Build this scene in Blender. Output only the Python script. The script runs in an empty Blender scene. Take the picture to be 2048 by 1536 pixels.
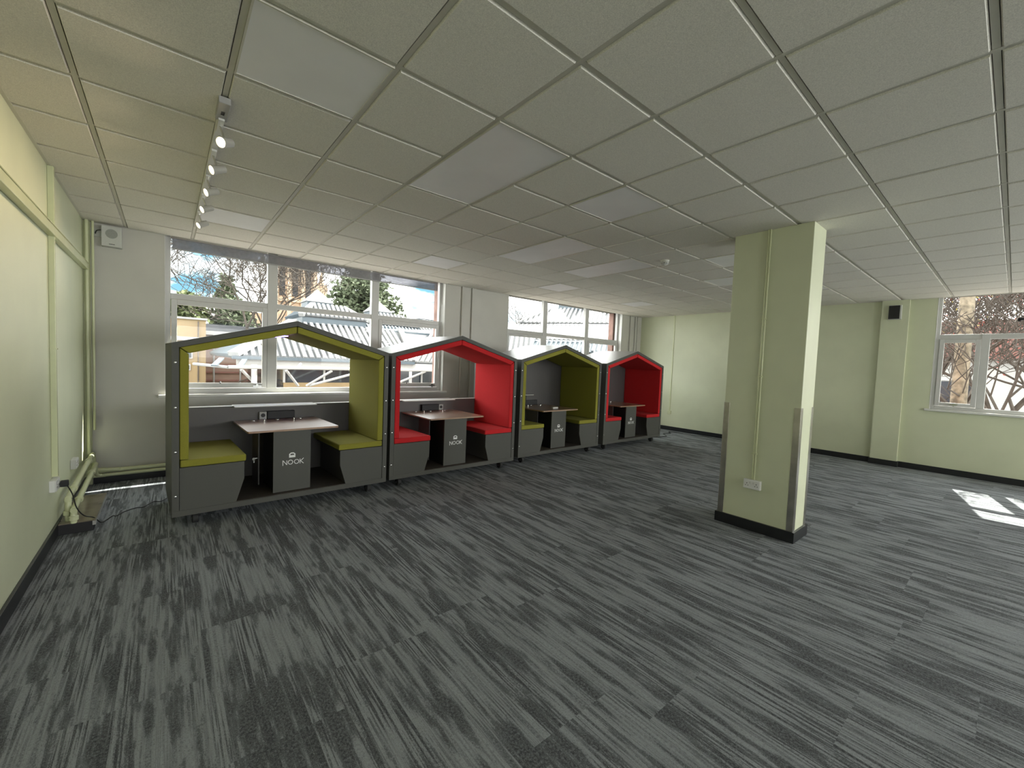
import bpy, math, random
from mathutils import Vector, Matrix, Euler
random.seed(7)
PI = math.pi
C = bpy.context.scene.collection
S = bpy.context.scene

# ---------------------------------------------------------------- camera
H = 2.906                      # ceiling height
YW = 4.614                     # wall with the two big windows
XL = -0.3405                   # left wall
XF = 10.236                    # far wall
YB = -12.0                     # wall behind the camera
cam_pos = Vector((0.3589, -1.9367, H - 1.3607))
yaw, pitch, roll = 0.6925, -0.0499, 0.0396
cd = bpy.data.cameras.new('camera'); cam = bpy.data.objects.new('camera', cd); C.objects.link(cam)
cd.sensor_fit = 'HORIZONTAL'; cd.sensor_width = 36.0; cd.lens = 833.39 / 2048 * 36.0
cd.clip_start = 0.05; cd.clip_end = 500
f = Vector((math.sin(yaw) * math.cos(pitch), math.cos(yaw) * math.cos(pitch), math.sin(pitch)))
r = Vector((math.cos(yaw), -math.sin(yaw), 0)); u = r.cross(f)
rr = r * math.cos(roll) + u * math.sin(roll); uu = -r * math.sin(roll) + u * math.cos(roll)
M = Matrix((( rr.x, uu.x, -f.x, cam_pos.x), (rr.y, uu.y, -f.y, cam_pos.y), (rr.z, uu.z, -f.z, cam_pos.z), (0, 0, 0, 1)))
cam.matrix_world = M
S.camera = cam

# ---------------------------------------------------------------- exposure, sky, sun
S.view_settings.view_transform = 'Standard'; S.view_settings.look = 'None'
S.view_settings.exposure = 1.25; S.view_settings.gamma = 1.0; S.view_settings.use_curve_mapping = False

SKYGAPS = [((.02, .972, .235), .985, .999, .17), ((.4574, .8772, .1463), .9985, .9998, .12), ((.636, .765, .1025), .9992, .9999, .12)]
def world():
    w = bpy.data.worlds.new('sky'); S.world = w; w.use_nodes = True
    n = w.node_tree.nodes; l = w.node_tree.links; n.clear()
    out = n.new('ShaderNodeOutputWorld'); bg = n.new('ShaderNodeBackground'); l.new(bg.outputs[0], out.inputs[0])
    tc = n.new('ShaderNodeTexCoord')
    mp = n.new('ShaderNodeMapping'); mp.inputs['Scale'].default_value = (1, 1, 2.6); mp.inputs['Location'].default_value = (0.35, 0.1, 0.2)
    l.new(tc.outputs['Generated'], mp.inputs[0])
    nz = n.new('ShaderNodeTexNoise'); nz.inputs['Scale'].default_value = 3.4; nz.inputs['Detail'].default_value = 8; nz.inputs['Roughness'].default_value = .55
    l.new(mp.outputs[0], nz.inputs['Vector'])
    cr = n.new('ShaderNodeValToRGB'); cr.color_ramp.elements[0].position = .34; cr.color_ramp.elements[1].position = .58
    # gaps of blue between the clouds
    acc = nz.outputs['Fac']
    for d0, a0, a1, k in SKYGAPS:
        dt = n.new('ShaderNodeVectorMath'); dt.operation = 'DOT_PRODUCT'; l.new(tc.outputs['Generated'], dt.inputs[0]); dt.inputs[1].default_value = d0
        mr = n.new('ShaderNodeMapRange'); mr.interpolation_type = 'SMOOTHSTEP'; mr.inputs['From Min'].default_value = a0; mr.inputs['From Max'].default_value = a1
        mr.inputs['To Max'].default_value = k; l.new(dt.outputs['Value'], mr.inputs['Value'])
        sb = n.new('ShaderNodeMath'); sb.operation = 'SUBTRACT'; l.new(acc, sb.inputs[0]); l.new(mr.outputs[0], sb.inputs[1]); acc = sb.outputs[0]
    l.new(acc, cr.inputs[0])
    sx = n.new('ShaderNodeSeparateXYZ'); l.new(tc.outputs['Generated'], sx.inputs[0])
    g = n.new('ShaderNodeValToRGB'); e = g.color_ramp.elements
    e[0].position = 0.0; e[0].color = (.11, .23, .30, 1); e[1].position = .6; e[1].color = (.05, .15, .25, 1)
    l.new(sx.outputs['Z'], g.inputs[0])
    mx = n.new('ShaderNodeMix'); mx.data_type = 'RGBA'
    l.new(cr.outputs[0], mx.inputs['Factor']); l.new(g.outputs[0], mx.inputs[6]); mx.inputs[7].default_value = (2.75, 2.68, 2.6, 1)
    l.new(mx.outputs[2], bg.inputs[0]); bg.inputs[1].default_value = 1.65
world()

sun = bpy.data.lights.new('sun', 'SUN'); sun.energy = 10; sun.angle = math.radians(.53); sun.color = (1, .95, .86)
so = bpy.data.objects.new('sun', sun); C.objects.link(so)
so.rotation_euler = Vector((1.05, .25, 1.0)).to_track_quat('Z', 'Y').to_euler(); so.location = (30, 10, 40)

def daylight_fill(x0, x1, z0, z1, y, power):
    """fill lamp added in an unseen window opening, standing in for daylight"""
    a = bpy.data.lights.new('daylight_fill', 'AREA'); a.shape = 'RECTANGLE'; a.size = x1 - x0; a.size_y = z1 - z0
    a.energy = power; a.color = (.97, .99, 1.0)
    o = bpy.data.objects.new('daylight_fill', a); C.objects.link(o)
    o.location = ((x0 + x1) / 2, y, (z0 + z1) / 2); o.rotation_euler = (PI / 2 + .7, 0, 0)   # faces +y, tilted upward to brighten the ceiling
    return o
daylight_fill(.6, 4.2, 1.05, 2.85, YB + .05, 65)
daylight_fill(5.8, 9.6, 1.05, 2.85, YB + .05, 65)
w4l = daylight_fill(0, 4.3, 1.1, 2.85, 0, 190)            # fill lamp added by W4, another unseen opening further along the far wall
w4l.location = (10.15, -8.35, 1.98); w4l.rotation_euler = (PI / 2 + .7, 0, PI / 2)

# ---------------------------------------------------------------- materials
MT = {}
def mat(name, col, rough=.6, metal=0, spec=.5, **k):
    m = bpy.data.materials.new(name); m.use_nodes = True
    b = m.node_tree.nodes['Principled BSDF']
    b.inputs['Base Color'].default_value = (*col, 1); b.inputs['Roughness'].default_value = rough
    b.inputs['Metallic'].default_value = metal; b.inputs['Specular IOR Level'].default_value = spec
    if 'emit' in k:
        b.inputs['Emission Color'].default_value = (*k['emit'], 1); b.inputs['Emission Strength'].default_value = k.get('es', 1)
    if 'sheen' in k: b.inputs['Sheen Weight'].default_value = k['sheen']
    if 'coat' in k: b.inputs['Coat Weight'].default_value = k['coat']; b.inputs['Coat Roughness'].default_value = k.get('crough', .12)
    MT[name] = m; m['n'] = 1
    v = k.get('var', .05); sc = k.get('scale', 12); bump = k.get('bump', 0); bs = k.get('bscale', 300)
    n = m.node_tree.nodes; l = m.node_tree.links
    tc = n.new('ShaderNodeTexCoord')
    if v:
        nz = n.new('ShaderNodeTexNoise'); nz.inputs['Scale'].default_value = sc; nz.inputs['Detail'].default_value = 4
        l.new(tc.outputs['Object'], nz.inputs['Vector'])
        rp = n.new('ShaderNodeValToRGB')
        rp.color_ramp.elements[0].position = .3; rp.color_ramp.elements[1].position = .7
        rp.color_ramp.elements[0].color = (*[max(0, c * (1 - v)) for c in col], 1); rp.color_ramp.elements[1].color = (*[min(1, c * (1 + v)) for c in col], 1)
        l.new(nz.outputs['Fac'], rp.inputs[0]); l.new(rp.outputs[0], b.inputs['Base Color'])
    if bump:
        nb = n.new('ShaderNodeTexNoise'); nb.inputs['Scale'].default_value = bs; nb.inputs['Detail'].default_value = 2
        l.new(tc.outputs['Object'], nb.inputs['Vector'])
        bp = n.new('ShaderNodeBump'); bp.inputs['Strength'].default_value = bump; bp.inputs['Distance'].default_value = .002
        l.new(nb.outputs['Fac'], bp.inputs['Height']); l.new(bp.outputs[0], b.inputs['Normal'])
    return m

mat('green_paint', (.60, .63, .45), .42, bump=.25, bscale=90, var=.03, scale=3)
mat('white_paint', (.52, .51, .46), .45, bump=.25, bscale=90, var=.03, scale=3)
mat('green_gloss', (.60, .63, .40), .25, var=.03)
mat('upvc', (.56, .56, .54), .3, var=.02)
mat('white_gloss', (.64, .64, .61), .25, var=.02)
mat('skirting', (.012, .013, .015), .35, var=.2)
mat('tile', (.75, .725, .66), .9, var=.16, scale=260, bump=.4, bscale=350)
mat('tee', (.62, .60, .53), .45, var=.03)
mat('shadow_gap', (.10, .095, .08), .8, var=.1)
mat('diffuser', (.86, .85, .86), .4, var=.03, scale=3)
mat('laminate', (.085, .085, .077), .5, spec=.25, var=.05, scale=400)
mat('laminate_sheen', (.24, .245, .25), .40, coat=1.0, crough=.36, var=.04, scale=300)  # paler bluish laminate; its colour carries the sky sheen on booth roofs
mat('back_laminate', (.085, .078, .078), .5, var=.05, scale=300)
mat('edge_black', (.01, .01, .01), .5, var=.1)
mat('green_fabric', (.25, .235, .03), .95, var=.12, scale=350, bump=.5, bscale=900)
mat('red_fabric', (.55, .014, .018), .95, var=.12, scale=350, bump=.5, bscale=900)
mat('booth_floor', (.05, .04, .032), .6, var=.2)
mat('black_plastic', (.012, .012, .014), .6, var=.1)
mat('rubber', (.02, .02, .02), .7, var=.1)
mat('chrome', (.62, .62, .60), .22, metal=1, var=.03)
mat('steel', (.50, .48, .44), .28, metal=1, var=.15, scale=8)
mat('socket_white', (.72, .72, .70), .35, var=.02)
mat('lamp_grey', (.42, .41, .37), .4, var=.02)
mat('socket_grey', (.33, .33, .32), .4, var=.02)
mat('logo_white', (.85, .85, .85), .5, var=.02)
mat('led_violet', (.2, .1, .6), .5, var=0, emit=(.28, .16, 1.0), es=5)
mat('lamp_warm', (1, .9, .7), .5, var=0, emit=(1, .84, .58), es=3.0)
mat('speaker_white', (.55, .56, .52), .6, var=.05, scale=300)
mat('grille_dark', (.012, .012, .012), .6, var=.3, scale=300)
mat('grille_grey', (.30, .31, .28), .7, var=.2, scale=400)
mat('duct_top', (.16, .135, .10), .22, var=.25, scale=5, spec=.8)
mat('cable_black', (.01, .01, .01), .5, var=.1)
mat('dim_paint', (.70, .71, .68), .5, var=.02)
# outdoors
mat('stone_tan', (0.211, 0.149, 0.077), .9, var=.12, scale=1.4, bump=.3, bscale=8)
mat('brick_pink', (0.198, 0.13, 0.102), .9, var=.15, scale=2)
mat('brick_red', (.27, .165, .14), .9, var=.25, scale=6)
mat('church_stone', (0.39, 0.282, 0.196), .95, var=.25, scale=.8, bump=.4, bscale=4)
mat('roof_pan_shade', (0.062, 0.065, 0.068), .45, var=.06, scale=2)  # pan colour darkened to paint the shade between the battens
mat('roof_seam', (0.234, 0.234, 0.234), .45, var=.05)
mat('roof_cap', (0.198, 0.198, 0.195), .5, var=.04)
mat('clad_blue_shade', (0.062, 0.081, 0.096), .5, var=.08)  # blue-grey cladding; on left-facing slopes it paints the shaded side
mat('slate', (0.037, 0.037, 0.04), .9, spec=.1, var=.35, scale=3)
mat('beam_white', (0.322, 0.316, 0.304), .5, var=.03)
mat('dark_glass', (0.019, 0.025, 0.031), .08, var=.5, scale=1.2)
mat('copper_red', (0.149, 0.062, 0.05), .6, var=.15)
mat('asphalt', (0.174, 0.167, 0.155), .9, var=.2, scale=2)
mat('bark_grey', (0.068, 0.052, 0.04), .95, var=.3, scale=5)
mat('bark_mottled', (0.211, 0.18, 0.13), .95, var=.6, scale=9)
mat('twig', (0.062, 0.05, 0.04), .95, var=.3, scale=5)
mat('needle_dark', (0.084, 0.104, 0.058), .9, var=.5, scale=2)
mat('needle_green', (0.117, 0.142, 0.058), .9, var=.5, scale=2)
mat('leaf_red', (0.341, 0.081, 0.056), .9, var=.3, scale=3)
mat('leaf_yellow', (0.372, 0.298, 0.05), .9, var=.3, scale=3)
mat('render_white', (0.31, 0.31, 0.298), .8, var=.06, scale=2)

def wood():
    m = mat('wood', (.30, .17, .10), .35, var=0, coat=1.0, crough=.30)
    n = m.node_tree.nodes; l = m.node_tree.links; b = n['Principled BSDF']
    tc = n.new('ShaderNodeTexCoord'); mp = n.new('ShaderNodeMapping'); mp.inputs['Scale'].default_value = (6, 90, 20)
    l.new(tc.outputs['Object'], mp.inputs[0])
    nz = n.new('ShaderNodeTexNoise'); nz.inputs['Scale'].default_value = 1.0; nz.inputs['Detail'].default_value = 5; nz.inputs['Distortion'].default_value = .6
    l.new(mp.outputs[0], nz.inputs['Vector'])
    cr = n.new('ShaderNodeValToRGB'); e = cr.color_ramp.elements
    e[0].position = .3; e[0].color = (.22, .115, .065, 1); e[1].position = .7; e[1].color = (.40, .25, .155, 1)
    l.new(nz.outputs['Fac'], cr.inputs[0]); l.new(cr.outputs[0], b.inputs['Base Color'])
wood()

def glass_mat(name, tint=(1, 1, 1), gloss=.06, rough=0.0, transp=1.0):
    m = bpy.data.materials.new(name); m.use_nodes = True; n = m.node_tree.nodes; l = m.node_tree.links; n.clear()
    out = n.new('ShaderNodeOutputMaterial'); t = n.new('ShaderNodeBsdfTransparent'); t.inputs[0].default_value = (*tint, 1)
    g = n.new('ShaderNodeBsdfGlossy'); g.inputs['Roughness'].default_value = rough
    mx = n.new('ShaderNodeMixShader'); mx.inputs[0].default_value = gloss
    l.new(t.outputs[0], mx.inputs[1]); l.new(g.outputs[0], mx.inputs[2]); l.new(mx.outputs[0], out.inputs[0])
    MT[name] = m; return m
glass_mat('glass', (.96, .98, .97), .012)

def blind_mat():
    m = bpy.data.materials.new('blind_mesh'); m.use_nodes = True; n = m.node_tree.nodes; l = m.node_tree.links; n.clear()
    out = n.new('ShaderNodeOutputMaterial'); t = n.new('ShaderNodeBsdfTransparent'); t.inputs[0].default_value = (.55, .55, .58, 1)
    d = n.new('ShaderNodeBsdfDiffuse'); d.inputs[0].default_value = (.42, .41, .43, 1)
    mx = n.new('ShaderNodeMixShader')
    tc = n.new('ShaderNodeTexCoord'); nz = n.new('ShaderNodeTexNoise'); nz.inputs['Scale'].default_value = 25
    mr = n.new('ShaderNodeMapRange'); mr.inputs['To Min'].default_value = .38; mr.inputs['To Max'].default_value = .62
    l.new(tc.outputs['Object'], nz.inputs['Vector']); l.new(nz.outputs['Fac'], mr.inputs['Value']); l.new(mr.outputs[0], mx.inputs[0])
    l.new(t.outputs[0], mx.inputs[1]); l.new(d.outputs[0], mx.inputs[2]); l.new(mx.outputs[0], out.inputs[0]); MT['blind_mesh'] = m
blind_mat()

def carpet():
    m = bpy.data.materials.new('carpet'); m.use_nodes = True; n = m.node_tree.nodes; l = m.node_tree.links
    b = n['Principled BSDF']; b.inputs['Roughness'].default_value = .95; b.inputs['Specular IOR Level'].default_value = .25
    MT['carpet'] = m
    tc = n.new('ShaderNodeTexCoord')
    # carpet tiles 0.5 m, each shifted by a random amount
    dv = n.new('ShaderNodeVectorMath'); dv.operation = 'MULTIPLY'; dv.inputs[1].default_value = (2.0, 1.0, 1.0)
    l.new(tc.outputs['Object'], dv.inputs[0])
    f1 = n.new('ShaderNodeVectorMath'); f1.operation = 'FLOOR'; l.new(dv.outputs[0], f1.inputs[0])
    sp = n.new('ShaderNodeSeparateXYZ'); l.new(f1.outputs[0], sp.inputs[0])
    w1_ = n.new('ShaderNodeTexWhiteNoise'); w1_.noise_dimensions = '1D'; l.new(sp.outputs['X'], w1_.inputs['W'])
    cb = n.new('ShaderNodeCombineXYZ'); l.new(w1_.outputs['Value'], cb.inputs['Y'])
    a1_ = n.new('ShaderNodeVectorMath'); a1_.operation = 'ADD'; l.new(dv.outputs[0], a1_.inputs[0]); l.new(cb.outputs[0], a1_.inputs[1])
    fl = n.new('ShaderNodeVectorMath'); fl.operation = 'FLOOR'; l.new(a1_.outputs[0], fl.inputs[0])
    wn = n.new('ShaderNodeTexWhiteNoise'); wn.noise_dimensions = '2D'; l.new(fl.outputs[0], wn.inputs['Vector'])
    sh = n.new('ShaderNodeVectorMath'); sh.operation = 'MULTIPLY'; l.new(wn.outputs['Color'], sh.inputs[0]); sh.inputs[1].default_value = (0.0, 1.1, 0)
    ad = n.new('ShaderNodeVectorMath'); ad.operation = 'ADD'; l.new(tc.outputs['Object'], ad.inputs[0]); l.new(sh.outputs[0], ad.inputs[1])
    tc_ = n.new('ShaderNodeVectorMath'); tc_.operation = 'ADD'; l.new(tc.outputs['Object'], tc_.inputs[0])
    def noise(sx, sy, detail, rough=.5, src=ad):
        mp = n.new('ShaderNodeMapping'); mp.inputs['Scale'].default_value = (sx, sy, 1); l.new(src.outputs[0], mp.inputs[0])
        z = n.new('ShaderNodeTexNoise'); z.inputs['Scale'].default_value = 1; z.inputs['Detail'].default_value = detail; z.inputs['Roughness'].default_value = rough
        l.new(mp.outputs[0], z.inputs['Vector']); return z.outputs['Fac']
    def math_(op, a, b_, clamp=False):
        q = n.new('ShaderNodeMath'); q.operation = op; q.use_clamp = clamp
        for i, v in enumerate((a, b_)):
            if isinstance(v, (int, float)): q.inputs[i].default_value = v
            else: l.new(v, q.inputs[i])
        return q.outputs[0]
    def ramp(v, a, b_):
        mr = n.new('ShaderNodeMapRange'); mr.interpolation_type = 'SMOOTHSTEP'; mr.inputs['From Min'].default_value = a; mr.inputs['From Max'].default_value = b_
        l.new(v, mr.inputs['Value']); return mr.outputs[0]
    grain = noise(105, 80, 3, .75, tc_)                     # loop pile, also frays the edges of the patches
    gr = math_('SUBTRACT', grain, .5)
    A = ramp(math_('ADD', noise(14, 1.7, 3, .6), math_('MULTIPLY', gr, .42)), .49, .56)      # broad dark patches
    B = ramp(math_('ADD', noise(80, 2.0, 2, .5), math_('MULTIPLY', gr, .55)), .475, .55)      # thin dark streaks
    Cc = ramp(noise(5, .9, 2), .44, .56)                    # where the streaks are dense
    D = math_('MAXIMUM', math_('MULTIPLY', A, .70), math_('MULTIPLY', B, math_('ADD', math_('MULTIPLY', Cc, .50), .28)))
    G2 = math_('MULTIPLY', math_('SUBTRACT', noise(420, 300, 2, .8, tc_), .5), 1.3)
    val = math_('ADD', math_('ADD', math_('SUBTRACT', .92, D), G2), math_('MULTIPLY', gr, 1.9), True)
    cr = n.new('ShaderNodeValToRGB'); e = cr.color_ramp.elements
    e[0].position = 0; e[0].color = (.055, .059, .065, 1); e[1].position = 1; e[1].color = (.34, .365, .39, 1)
    l.new(val, cr.inputs[0]); l.new(cr.outputs[0], b.inputs['Base Color'])
    bp = n.new('ShaderNodeBump'); bp.inputs['Strength'].default_value = .5; bp.inputs['Distance'].default_value = .004
    l.new(val, bp.inputs['Height']); l.new(bp.outputs[0], b.inputs['Normal'])
carpet()

# ---------------------------------------------------------------- mesh helpers
class MB:
    def __init__(s): s.v = []; s.f = []; s.sm = []
    def add(s, vs, fs, smooth=False):
        o = len(s.v); s.v += [tuple(p) for p in vs]; s.f += [tuple(i + o for i in q) for q in fs]; s.sm += [smooth] * len(fs); return s
    def box(s, x0, x1, y0, y1, z0, z1):
        return s.add([(x0, y0, z0), (x1, y0, z0), (x1, y1, z0), (x0, y1, z0), (x0, y0, z1), (x1, y0, z1), (x1, y1, z1), (x0, y1, z1)],
                     [(0, 3, 2, 1), (4, 5, 6, 7), (0, 1, 5, 4), (1, 2, 6, 5), (2, 3, 7, 6), (3, 0, 4, 7)])
    def prism(s, poly, a0, a1, axis='y'):
        """poly: list of 2D points; extruded along axis from a0 to a1"""
        def P(p, a): return {'y': (p[0], a, p[1]), 'z': (p[0], p[1], a), 'x': (a, p[0], p[1])}[axis]
        n = len(poly); vs = [P(p, a0) for p in poly] + [P(p, a1) for p in poly]
        fs = [tuple(range(n)), tuple(range(2 * n - 1, n - 1, -1))] + [(i, i + n, (i + 1) % n + n, (i + 1) % n) for i in range(n)]
        return s.add(vs, fs)
    def ring(s, outer, inner, a0, a1):
        """closed frame in the x,z plane, extruded along y"""
        n = len(outer); vs = []
        for a in (a0, a1):
            vs += [(p[0], a, p[1]) for p in outer] + [(p[0], a, p[1]) for p in inner]
        fs = []
        for i in range(n):
            j = (i + 1) % n
            fs += [(i, j, j + n, i + n), (i + 2 * n, i + 3 * n, j + 3 * n, j + 2 * n), (i, i + 2 * n, j + 2 * n, j), (i + n, j + n, j + 3 * n, i + 3 * n)]
        return s.add(vs, fs)
    def beam(s, p, q, w, h, up=(0, 0, 1)):
        p = Vector(p); q = Vector(q); d = (q - p).normalized(); u_ = Vector(up)
        if abs(d.dot(u_)) > .98: u_ = Vector((1, 0, 0))
        a = d.cross(u_).normalized() * w / 2; b_ = a.cross(d).normalized() * h / 2
        vs = [p - a - b_, p + a - b_, p + a + b_, p - a + b_, q - a - b_, q + a - b_, q + a + b_, q - a + b_]
        return s.add(vs, [(0, 1, 2, 3), (7, 6, 5, 4), (0, 4, 5, 1), (1, 5, 6, 2), (2, 6, 7, 3), (3, 7, 4, 0)])
    def tube(s, pts, r0, r1=None, n=8, cap=True):
        pts = [Vector(p) for p in pts]; r1 = r0 if r1 is None else r1; m = len(pts); vs = []; pa = None
        for i, p in enumerate(pts):
            d = (pts[min(i + 1, m - 1)] - pts[max(i - 1, 0)]).normalized()
            if pa is None: pa = d.orthogonal().normalized()
            else:
                pa = (pa - d * pa.dot(d)); pa = pa.normalized() if pa.length > 1e-6 else d.orthogonal().normalized()
            pb = d.cross(pa); rr_ = r0 + (r1 - r0) * i / max(1, m - 1)
            vs += [p + (pa * math.cos(2 * PI * k / n) + pb * math.sin(2 * PI * k / n)) * rr_ for k in range(n)]
        fs = [(i * n + k, i * n + (k + 1) % n, (i + 1) * n + (k + 1) % n, (i + 1) * n + k) for i in range(m - 1) for k in range(n)]
        s.add(vs, fs, True)
        if cap:
            o = len(s.v) - len(vs); s.f += [tuple(o + k for k in range(n - 1, -1, -1)), tuple(o + (m - 1) * n + k for k in range(n))]; s.sm += [False, False]
        return s
    def lathe(s, c, axis, prof, n=24):
        """prof: (distance along axis, radius) from one end to the other"""
        c = Vector(c); a = Vector(axis).normalized(); p = a.orthogonal().normalized(); q = a.cross(p); vs = []
        for t, r_ in prof: vs += [c + a * t + (p * math.cos(2 * PI * k / n) + q * math.sin(2 * PI * k / n)) * max(r_, 1e-4) for k in range(n)]
        fs = [(i * n + k, i * n + (k + 1) % n, (i + 1) * n + (k + 1) % n, (i + 1) * n + k) for i in range(len(prof) - 1) for k in range(n)]
        s.add(vs, fs, True); o = len(s.v) - len(vs); m = len(prof)
        s.f += [tuple(o + k for k in range(n - 1, -1, -1)), tuple(o + (m - 1) * n + k for k in range(n))]; s.sm += [False, False]
        return s
    def build(s, name, m, parent=None, bevel=0, seg=2, **props):
        me = bpy.data.meshes.new(name); me.from_pydata(s.v, [], s.f)
        me.polygons.foreach_set('use_smooth', s.sm); me.materials.append(MT[m] if isinstance(m, str) else m)
        me.update()
        if any(s.sm) and not bevel and len(s.f) < 20000: me.set_sharp_from_angle(angle=math.radians(38))
        o = bpy.data.objects.new(name, me); C.objects.link(o)
        if parent is not None: o.parent = parent
        if bevel:
            b = o.modifiers.new('bevel', 'BEVEL'); b.width = bevel; b.segments = seg; b.limit_method = 'ANGLE'; b.harden_normals = False
        for k, v in props.items(): o[k] = v
        return o
def thing(name, label, cat, loc=(0, 0, 0), rz=0, group=None):
    o = bpy.data.objects.new(name, None); C.objects.link(o); o.empty_display_size = .1
    o.location = loc; o.rotation_euler = (0, 0, rz); o['label'] = label; o['category'] = cat
    if group: o['group'] = group
    return o
def tag(o, label, cat, group=None, kind=None):
    o['label'] = label; o['category'] = cat
    if group: o['group'] = group
    if kind: o['kind'] = kind
    return o
def struct(name, mb, m, parent=None, bevel=0):
    o = mb.build(name, m, parent, bevel)
    if parent is None: o['kind'] = 'structure'
    return o
def rbox(mb, x0, x1, y0, y1, z0, z1): return mb.box(x0, x1, y0, y1, z0, z1)

# ---------------------------------------------------------------- room shell
WT = .34                                                     # wall thickness
struct('floor', MB().box(XL - WT, XF + WT, YB - WT, YW + WT, -.06, 0), 'carpet')
struct('wall_left', MB().box(XL - WT, XL, YB - WT, YW + WT, 0, H + .3), 'green_paint')
# window wall: openings W1 x .34-4.17, W2 x 5.60-9.39, from z 1.0 upward past the ceiling
W1 = (.34, 4.17); W2 = (5.62, 9.39); WZ0 = 1.0; WZ1 = H + .12
b = MB()
b.box(XL - WT, W1[0], YW, YW + .14, 0, H + .3); b.box(W1[1], W2[0], YW, YW + .14, 0, H + .3); b.box(W2[1], XF + WT, YW, YW + .14, 0, H + .3)
for w in (W1, W2): b.box(w[0], w[1], YW, YW + .14, 0, WZ0 - .02); b.box(w[0], w[1], YW, YW + .14, WZ1, H + .3)
ww = struct('wall_back', b, 'white_paint')
b = MB()                                                     # outer brick leaf, its reveals a little inside the frame
for x0, x1, z0, z1 in ((XL - WT, W1[0] + .03, -4, 3.6), (W1[1] - .03, W2[0] + .03, -4, 3.6), (W2[1] - .10, XF + WT, -4, 3.6), (W1[0] + .03, W1[1] - .03, -4, WZ0 - .03), (W2[0] + .03, W2[1] - .1, -4, WZ0 - .03),
                       (W1[0] + .03, W1[1] - .03, WZ1, 3.6), (W2[0] + .03, W2[1] - .1, WZ1, 3.6)):
    b.box(x0, x1, YW + .20, YW + WT, z0, z1)
struct('brick_leaf', b, 'brick_red', ww)
# far wall: opening W3 y -4.87..-1.04
W3 = (-4.87, -1.04); WZ3 = 1.06; W4 = (-10.6, -6.1)  # W4: out-of-view opening added for the light it lets in
b = MB(); b.box(XF, XF + .12, W3[1], YW + WT, 0, H + .3); b.box(XF, XF + .12, W4[1], W3[0], 0, H + .3); b.box(XF, XF + .12, YB - WT, W4[0], 0, H + .3)
for w in (W3, W4): b.box(XF, XF + .12, w[0], w[1], 0, WZ3 - .02); b.box(XF, XF + .12, w[0], w[1], WZ1, H + .3)
wf = struct('wall_right', b, 'green_paint')
b = MB(); b.box(XF + .17, XF + WT, W3[1] - .02, YW + WT, -4, 3.6); b.box(XF + .17, XF + WT, W4[1], W3[0], -4, 3.6); b.box(XF + .17, XF + WT, YB - WT, W4[0], -4, 3.6)
for w in (W3, W4): b.box(XF + .17, XF + WT, w[0], w[1] - .02, -4, WZ3 - .03); b.box(XF + .17, XF + WT, w[0], w[1] - .02, WZ1, 3.6)
struct('brick_leaf', b, 'brick_red', wf)
# wall behind the camera with two windows
b = MB(); xs = [XL - WT, .6, 4.2, 5.8, 9.6, XF + WT]
for i in (0, 2, 4): b.box(xs[i], xs[i + 1], YB - .2, YB, 0, H + .3)
for i in (1, 3): b.box(xs[i], xs[i + 1], YB - .2, YB, 0, 1.05); b.box(xs[i], xs[i + 1], YB - .2, YB, 2.85, H + .3)
struct('wall_front', b, 'green_paint')
struct('roof_slab', MB().box(XL - WT, XF + WT, YB - WT, YW + WT, 3.3, 3.6), 'white_paint')
# pilaster on the far wall
pil = struct('trim_1', MB().box(XF - .07, XF, -.70, -.34, 0, H), 'green_paint')
# green return strip in the left back corner
struct('trim_2', MB().box(XL, XL + .055, YW - .035, YW, 0, H), 'green_gloss')
struct('trim_3', MB().box(10.06, XF, YW - .02, YW, 0, H), 'white_paint')

# suspended ceiling: tegular tiles sitting 9 mm below the tees
LIGHTS = [(1, 2, 0, 1), (3, 4, 0, 2), (5, 6, 0, 1), (6, 7, 2, 4), (8, 9, 2, 4), (9, 10, 5, 6), (1, 2, 5, 6), (5, 6, 5, 6), (13, 14, 5, 6), (11, 12, 1, 2), (9, 10, 0, 1), (13, 14, 0, 1)]
lit = {(i, j) for a, b2, c, d in LIGHTS for i in range(a, b2) for j in range(c, d)}
b = MB(); g = .0145
for i in range(-1, 18):
    for j in range(-21, 8):
        if (i, j) in lit: continue
        x0, x1 = max(XL, i * .6 + g), min(XF, (i + 1) * .6 - g); y0, y1 = max(YB, j * .6 + g), min(YW, (j + 1) * .6 - g)
        if x1 - x0 < .02 or y1 - y0 < .02: continue
        c = .006
        b.add([(x0, y0, H + .012), (x1, y0, H + .012), (x1, y1, H + .012), (x0, y1, H + .012), (x0 + c, y0 + c, H), (x1 - c, y0 + c, H), (x1 - c, y1 - c, H), (x0 + c, y1 - c, H)],
              [(0, 1, 2, 3), (4, 7, 6, 5), (0, 4, 5, 1), (1, 5, 6, 2), (2, 6, 7, 3), (3, 7, 4, 0)])
ceil = struct('ceiling', b, 'tile')
b = MB()
for i in range(0, 18): b.box(i * .6 - .012, i * .6 + .012, YB, YW, H + .0075, H + .03)
for j in range(-20, 8):
    xs_ = [XL] + [v for i in range(0, 18) for v in (i * .6 - .012, i * .6 + .012)] + [XF]
    for k in range(0, len(xs_), 2):
        if xs_[k + 1] - xs_[k] > .01: b.box(xs_[k], xs_[k + 1], j * .6 - .012, j * .6 + .012, H + .009, H + .03)
for x0, x1, y0, y1 in ((XL, XF, YW - .02, YW), (XL, XF, YB, YB + .02), (XL, XL + .02, YB, YW), (XF - .02, XF, YB, YW)): b.box(x0, x1, y0, y1, H - .001, H + .004)
struct('ceiling_grid', b, 'tee', ceil)
struct('ceiling_void', MB().box(XL - WT, XF + WT, YB - WT, YW + WT, H + .035, H + .06), 'shadow_gap', ceil)

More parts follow.
